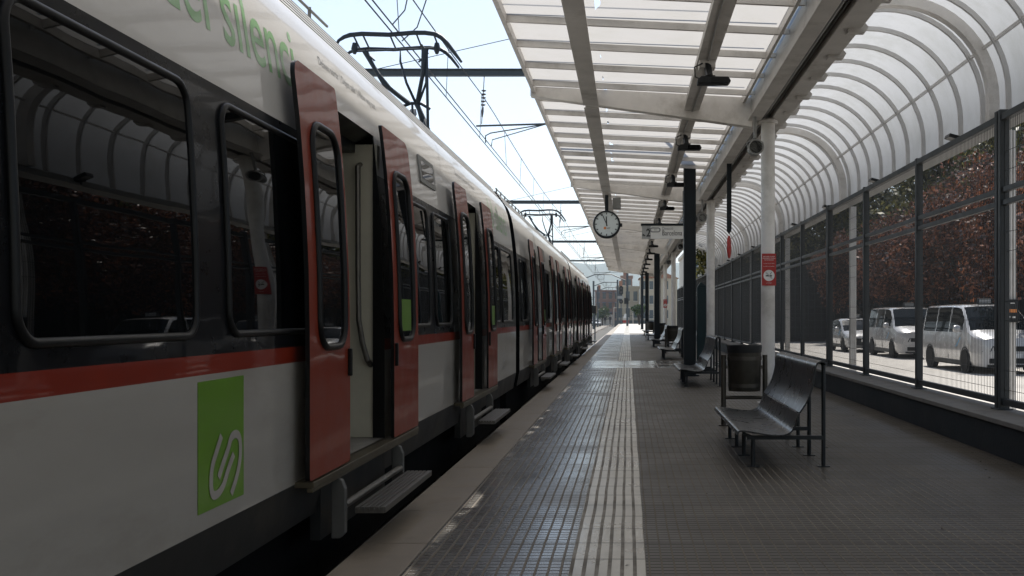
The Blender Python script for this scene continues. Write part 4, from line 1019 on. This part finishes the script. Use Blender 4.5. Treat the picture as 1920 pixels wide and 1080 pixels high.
vehicle('van', 'white taxi van in the middle of the taxi queue, behind the nearest van', (10.95, 37.5, Z_ROAD), R(0), 'taxi_van', vg)
vehicle('car', 'white taxi car at the left end of the taxi queue', (10.35, 43.9, Z_ROAD), R(0), 'taxi_car', vg)
vehicle('car', 'tiny white car far away left of two walkers', (-6.2, 208, Z_TRK), R(25), 'parked_car', None, taxi=False)

b = MB()
rl = random.Random(3)
for i in range(160):
    x = rl.uniform(-1.1, 3.45); y = rl.uniform(4.5, 24); a = rl.uniform(0, 3.1); L = rl.uniform(.006, .022)
    if rl.random() < .45: x = 3.5 - abs(rl.gauss(0, .25))
    dx, dy = math.cos(a)*L, math.sin(a)*L
    b.add([(x-dx, y-dy, .007), (x-dy*.5, y+dx*.5, .009+rl.uniform(0,.006)), (x+dx, y+dy, .007), (x+dy*.5, y-dx*.5, .009)], [(0,1,2,3)])
lt = b.build('leaf_litter', MT['bark'], smooth=False, norm=False, org=(0,0,0)); tag(lt, kind='stuff')
# ------------------------------------------------------------------ trees and walls beyond the fence
def tree(name, x, y, base, h, rad, crown_z, leafm, label, nl, size, grp):
    e = empty(name, (x, y, base), label, 'tree', grp)
    rnd = random.Random(int(x*131 + y*17))
    t = MB(); tz_ = base + h*.45
    t.tube([(x, y, base-.1), (x+.05, y, base+.8), (x-.05, y+.1, tz_)], [.20, .15, .10], 8)
    tips = []
    for i in range(9):
        a = 2*math.pi*i/9 + rnd.uniform(-.3, .3); rr = rad*rnd.uniform(.45, .85); zz = crown_z + rnd.uniform(-.5, .8)*rad*.7
        p0_ = (x, y, base + h*rnd.uniform(.18, .4)); p1 = (x+rr*.45*math.cos(a), y+rr*.45*math.sin(a), (p0_[2]+zz)/2+.3); p2 = (x+rr*math.cos(a), y+rr*math.sin(a), zz)
        t.tube([p0_, p1, p2], [.07, .05, .02], 6); tips.append(p2)
    t.build('trunk', MT['bark'], e)
    cl = [(x + rad*.25*rnd.uniform(-1, 1), y + rad*.25*rnd.uniform(-1, 1), crown_z + rad*.3*rnd.uniform(-1, 1), rad*.55)]
    for i in range(40):
        a = rnd.uniform(0, 2*math.pi); el = rnd.uniform(-.9, 1.2); r0 = rad*rnd.uniform(.5, .92)
        cl.append((x+r0*math.cos(a)*math.cos(el), y+r0*math.sin(a)*math.cos(el), crown_z + r0*math.sin(el)*(h-crown_z+base)/rad*.85, rad*rnd.uniform(.22, .40)))
    c = MB()
    for i in range(nl):
        q = rnd.choice(cl); d = Vector((rnd.gauss(0,1), rnd.gauss(0,1), rnd.gauss(0,1))).normalized() * q[3] * rnd.uniform(.35, 1.05)
        p = Vector(q[:3]) + d
        a = Vector((rnd.gauss(0,1), rnd.gauss(0,1), rnd.gauss(0,1))).normalized(); bb = a.orthogonal().normalized(); s_ = size*rnd.uniform(.6, 1.3)
        c.add([p-a*s_, p+bb*s_*.5, p+a*s_, p-bb*s_*.5], [(0, 1, 2, 3)])
    c.build('crown', MT[leafm], e, smooth=False, norm=False)
    return e
tg = 'trees along the pavement behind the taxis'
for (x, y, h, rd, cz, lm, lab) in (
    (14.6, 29.5, 8.2, 3.4, 4.7, 'leaf_red', 'dark purple-red leaved tree at the right edge of the picture'),
    (15.2, 36.5, 8.6, 3.7, 4.8, 'leaf_red', 'purple-red leaved tree behind the nearest taxi van'),
    (14.8, 43.5, 7.6, 3.4, 4.4, 'leaf_red', 'purple-red leaved tree behind the gap between the two taxi vans'),
    (15.0, 51.0, 7.0, 3.3, 4.2, 'leaf_red', 'purple-red leaved tree behind the middle taxi van'),
    (13.6, 58.0, 6.4, 3.0, 3.9, 'leaf_red', 'purple-red leaved tree beside the dark lattice wall'),
    (19.6, 34, 14.0, 5.8, 8.0, 'leaf_green', 'tall olive green tree at the right picture edge above the purple trees'),
    (8.8, 70, 10.5, 4.0, 5.8, 'leaf_green', 'olive green tree behind the lattice wall, next to the fence'),
    (13.0, 74, 13.0, 5.4, 7.0, 'leaf_green', 'broad olive green tree behind the middle of the lattice wall'),
    (9.6, 86, 10.5, 4.4, 5.6, 'leaf_green', 'far olive green tree beyond the lattice wall near the fence end'),
    (21.0, 44, 14.5, 6.0, 8.2, 'leaf_green', 'tall olive green tree rising behind the purple trees on the right'),
    (20.0, 54, 14.5, 6.0, 8.2, 'leaf_green', 'tall olive green tree rising behind the purple trees in the middle'),
    (17.6, 68, 14.5, 6.0, 8.0, 'leaf_green', 'tall olive green tree above the dark lattice wall')):
    tree('purple_tree' if lm == 'leaf_red' else 'green_tree', x, y, Z_ROAD+.13, h, rd, cz, lm, lab, 26000 if lm == 'leaf_red' else 19000, .105 if lm == 'leaf_red' else .21, tg)
b = MB(); b.box(24, 24.4, 5, 90, Z_ROAD, 6.2); wl = b.build('backing_wall', MT['darkwall'], smooth=False); tag(wl, 'dark backing wall added behind the trees to block the sky', 'wall')  # backing wall added to stop bright sky showing between the trees
la = empty('lattice_wall', (11, 62.6, Z_ROAD), 'dark lattice wall closing the street behind the taxis', 'wall')
b = MB(); b.box(6.6, 24, 62.75, 63.0, Z_ROAD, 4.6); b.build('wall_body', MT['darkwall'], la, smooth=False)
b = MB()
for i in range(44): b.box(6.7+i*.4, 6.75+i*.4, 62.55, 62.60, Z_ROAD+.3, 4.6)
for i in range(11): b.box(6.6, 24, 62.60, 62.64, .2+i*.42, .25+i*.42)
b.build('lattice', MT['fence'], la, smooth=False)

# ------------------------------------------------------------------ far background beyond the platform
def building(name, x0, x1, y, dep, z1, mat_, label, nx, nz, roof='flat', wmat='b_glass', awn=False):
    e = empty(name, ((x0+x1)/2, y, Z_TRK), label, 'building')
    b = MB(); b.box(x0, x1, y, y+dep, Z_TRK, z1); b.build('wall', mat_, e, smooth=False)
    if roof == 'gable':
        b = MB(); b.prism([(x0-.3, y-.3, z1+.005), (x1+.3, y-.3, z1+.005), ((x0+x1)/2, y-.3, z1+1.6)], (0, dep+.6, 0)); b.build('roof', MT['rooftile'], e, smooth=False)
    else:
        b = MB(); b.box(x0-.15, x1+.15, y-.15, y+dep+.15, z1+.005, z1+.35); b.build('roof', mat_, e, smooth=False)
        b = MB(); b.box(x0+.5, x0+1.2, y+2, y+2.7, z1+.36, z1+1.5); b.build('chimney', MT['rooftile'], e, smooth=False)
    fw, fh = (x1-x0)/nx, (z1-.2)/nz
    for i in range(nx):
        for j in range(nz):
            cx, cz_ = x0+fw*(i+.5), .4+fh*(j+.45)
            b = MB(); b.box(cx-fw*.26, cx+fw*.26, y-.04, y+.02, cz_-fh*.28, cz_+fh*.28); wo = b.build('window', MT[wmat], e, smooth=False)
            if awn: b = MB(); b.box(cx-fw*.33, cx+fw*.33, y-.5, y-.05, cz_+fh*.30, cz_+fh*.36); b.build('awning', MT['b_blue'], e, smooth=False)
            else: b = MB(); b.box(cx-fw*.32, cx+fw*.32, y-.10, y-.001, cz_-fh*.34, cz_-fh*.29); b.build('sill', MT['pale'], e, smooth=False)
    return e
building('apartment_block', -7.6, -2.0, 232, 12, 6.9, MT['brickred'], 'far red brick apartment block with blue awnings between the masts', 4, 3, awn=True)
building('apartment_block', -2.4, 2.2, 205, 12, 7.0, MT['cream'], 'far cream building with few windows behind the railway signal', 3, 2)
building('apartment_block', 2.3, 9.5, 196, 12, 8.6, MT['cream'], 'far ochre building with tiled roof behind the last dark pillars', 5, 3, roof='gable')
building('apartment_block', -1.6, .9, 222, 8, 9.8, MT['brickred'], 'far taller brick block behind the cream building', 2, 4)
building('shop_building', 5.9, 12.0, 103, 14, 7.6, MT['pale'], 'pale building at the far end of the fence seen between the columns', 4, 2)
b = MB(); b.box(-9, -3.5, 228, 228.3, Z_TRK, 1.6); fw_ = b.build('garden_wall', MT['white'], smooth=False); tag(fw_, 'far pale garden wall beyond the end of the track', 'wall')
b = MB()
for i in range(16): b.box(-2.4+i*.5, -2.35+i*.5, 176, 176.05, Z_TRK, 1.5)
b.box(-2.4, 5.2, 176.05, 176.09, 1.35, 1.42); b.box(-2.4, 5.2, 176.05, 176.09, -.4, -.33); b.box(-2.4, 5.2, 176.5, 176.6, Z_TRK, .55); fr = b.build('railing', MT['mast'], smooth=False); tag(fr, 'far grey railing across the end of the platform', 'fence')
for (x, y, h, rd, cz_, lab) in ((-7.0, 150, 4.8, 1.8, 1.7, 'far green bush tree left of the walkers'), (-9.6, 190, 8.5, 3.0, 4.0, 'far tall green tree beside the train head'), (-5.8, 226, 4.6, 1.8, 1.9, 'far small green tree above the walkers'), (1.6, 150, 4.0, 1.2, 2.2, 'far dark green shrub behind the railway signal')):
    tree('far_tree', x, y, Z_TRK, h, rd, cz_, 'leaf_bush', lab, 1500, .16, 'far trees past the platform end')
tbx = empty('trackside_box', (-2.5, 76, Z_TRK), 'dark and tan trackside box on a post just past the head of the train', 'box')
b = MB(); b.cyl((-2.5, 76, Z_TRK), (-2.5, 76, 2.0), .05, 8); b.build('post', MT['mast'], tbx)
b = MB(); b.box(-2.72, -2.42, 75.8, 76.0, 1.52, 2.12); b.build('case', MT['black'], tbx, smooth=False, bevel=.02)
b = MB(); b.box(-2.415, -2.32, 75.82, 76.0, 1.55, 2.10); b.build('side_cover', MT['kerb'], tbx, smooth=False)
b = MB(); b.tube([(-2.45, 172, Z_TRK), (-2.45, 172, 2.7), (.8, 172, 2.7), (.8, 172, Z_TRK)], .07, 6); gf = b.build('gate_frame', MT['pale']); tag(gf, 'far thin white gate frame across the platform end under the signal', 'gate')
# railway signal
rs = empty('railway_signal', (-1.13, 160, 0), 'dark two-headed railway signal on a post at the far platform end', 'railway signal')
b = MB(); b.cyl((-1.13, 160, 0), (-1.13, 160, 6.0), .07, 8); b.build('post', MT['mast'], rs)
for z0, z1 in ((4.65, 6.05), (3.25, 3.9)):
    b = MB(); pts = rr_pts(-1.13-.32, -1.13+.32, z0, z1, (.30,)*4, 8); b.prism([(p[0], 159.75, p[1]) for p in pts], (0, .08, 0)); ho = b.build('signal_head', MT['black'], rs, smooth=False)
    for zz in ([z0+.4, z1-.4] if z1-z0 > 1 else [(z0+z1)/2]):
        b = MB(); b.lathe([(0, 0), (.13, 0), (.15, -.14), (.13, -.14)], (-1.13, 159.74, zz), 14, axis='y'); b.build('lens', MT['insul'], ho)
b = MB(); b.box(-1.7, -.75, 159.9, 159.95, 4.05, 4.45); b.build('number_board', MT['sign_grey'], rs, smooth=False)
b = MB(); b.box(-.55, .05, 133.4, 133.85, 2.9, 3.7); tb_ = b.build('equipment_box', MT['black'], smooth=False, bevel=.03); tag(tb_, 'dark equipment box mounted on the near far-off gantry post', 'box')
b = MB(); b.box(-.9, .1, 170.6, 171.2, Z_TRK, .95, 0); b.prism([(-.9, 170.6, .95), (.1, 170.6, .95), (-.2, 170.6, 1.7), (-.6, 170.6, 1.7)], (0, .6, 0), 1); b.box(-.92, .12, 170.58, 171.22, .15, .6, 2)
ki = b.build('barrier_box', [MT['pale'], MT['white'], MT['sign_red']], smooth=False); tag(ki, 'far red and white barrier box at the platform end below the signal', 'barrier')

# ------------------------------------------------------------------ two walkers far off
def person(x, y, base, s, label, stride):
    e = empty('person', (x, y, base), label, 'person', 'two people walking away in the distance')
    V = [(0,0,.95),(0,0,1.15),(0,.01,1.38),(0,0,1.47),(0,0,1.53),(.20,0,1.40),(.25,.03,1.14),(.24,-.04,.90),(-.20,0,1.40),(-.25,-.03,1.14),(-.24,.05,.90),(.10,0,.90),(.11,.10*stride,.50),(.11,.02*stride,.08),(-.10,0,.90),(-.11,-.06*stride,.50),(-.11,-.20*stride,.10),(.11,-.12+.02*stride,.03),(-.11,-.30*stride,.05)]
    E = [(0,1),(1,2),(2,3),(3,4),(2,5),(5,6),(6,7),(2,8),(8,9),(9,10),(0,11),(11,12),(12,13),(0,14),(14,15),(15,16),(13,17),(16,18)]
    RD = [.18,.20,.21,.08,.06,.095,.07,.05,.095,.07,.05,.12,.09,.06,.12,.09,.06,.05,.05]
    me = bpy.data.meshes.new('body'); me.from_pydata([(p[0]*s, p[1]*s, p[2]*s) for p in V], E, []); me.materials.append(MT['cloth'])
    o = bpy.data.objects.new('body', me); col.objects.link(o); o.parent = e; ORG[o.name] = Vector((x, y, base))
    sk = o.modifiers.new('skin', 'SKIN'); sk.use_smooth_shade = True
    for i, v in enumerate(me.skin_vertices[0].data if me.skin_vertices else []): v.radius = (RD[i]*s, RD[i]*s*.8)
    if not me.skin_vertices: pass
    o.modifiers.new('sub', 'SUBSURF').levels = 1
    b = MB(); b.lathe([(0, -.12), (.06, -.10), (.095, 0), (.085, .08), (0, .125)], (x, y, base+1.64*s), 14); b.build('head', MT['skin'], e)
    b = MB(); b.lathe([(.10, -.03), (.103, .04), (.085, .10), (0, .135)], (x, y+.012, base+1.64*s), 14); b.build('hair', MT['cloth'], e)
person(-5.05, 233-12, Z_TRK+.3, 1.08, 'far walker in dark clothes on the left of the two', 1)
person(-3.95, 233-12, Z_TRK+.3, 1.13, 'far walker in dark clothes on the right of the two', -1)

# ------------------------------------------------------------------ air
hz = MB(); hz.box(-5200, 5200, -200, 7000, Z_TRK-1.2, 215); ho_ = hz.build('haze', None, smooth=False, org=(0,0,0))
m = bpy.data.materials.new('air'); m.use_nodes = True; n = m.node_tree.nodes
n.remove(n['Principled BSDF']); v = n.new('ShaderNodeVolumePrincipled'); v.inputs['Color'].default_value = (.80,.90,1.0,1); v.inputs['Density'].default_value = .00028; v.inputs['Anisotropy'].default_value = .2
m.node_tree.links.new(v.outputs[0], n['Material Output'].inputs['Volume']); ho_.data.materials.clear(); ho_.data.materials.append(m); tag(ho_, kind='stuff')
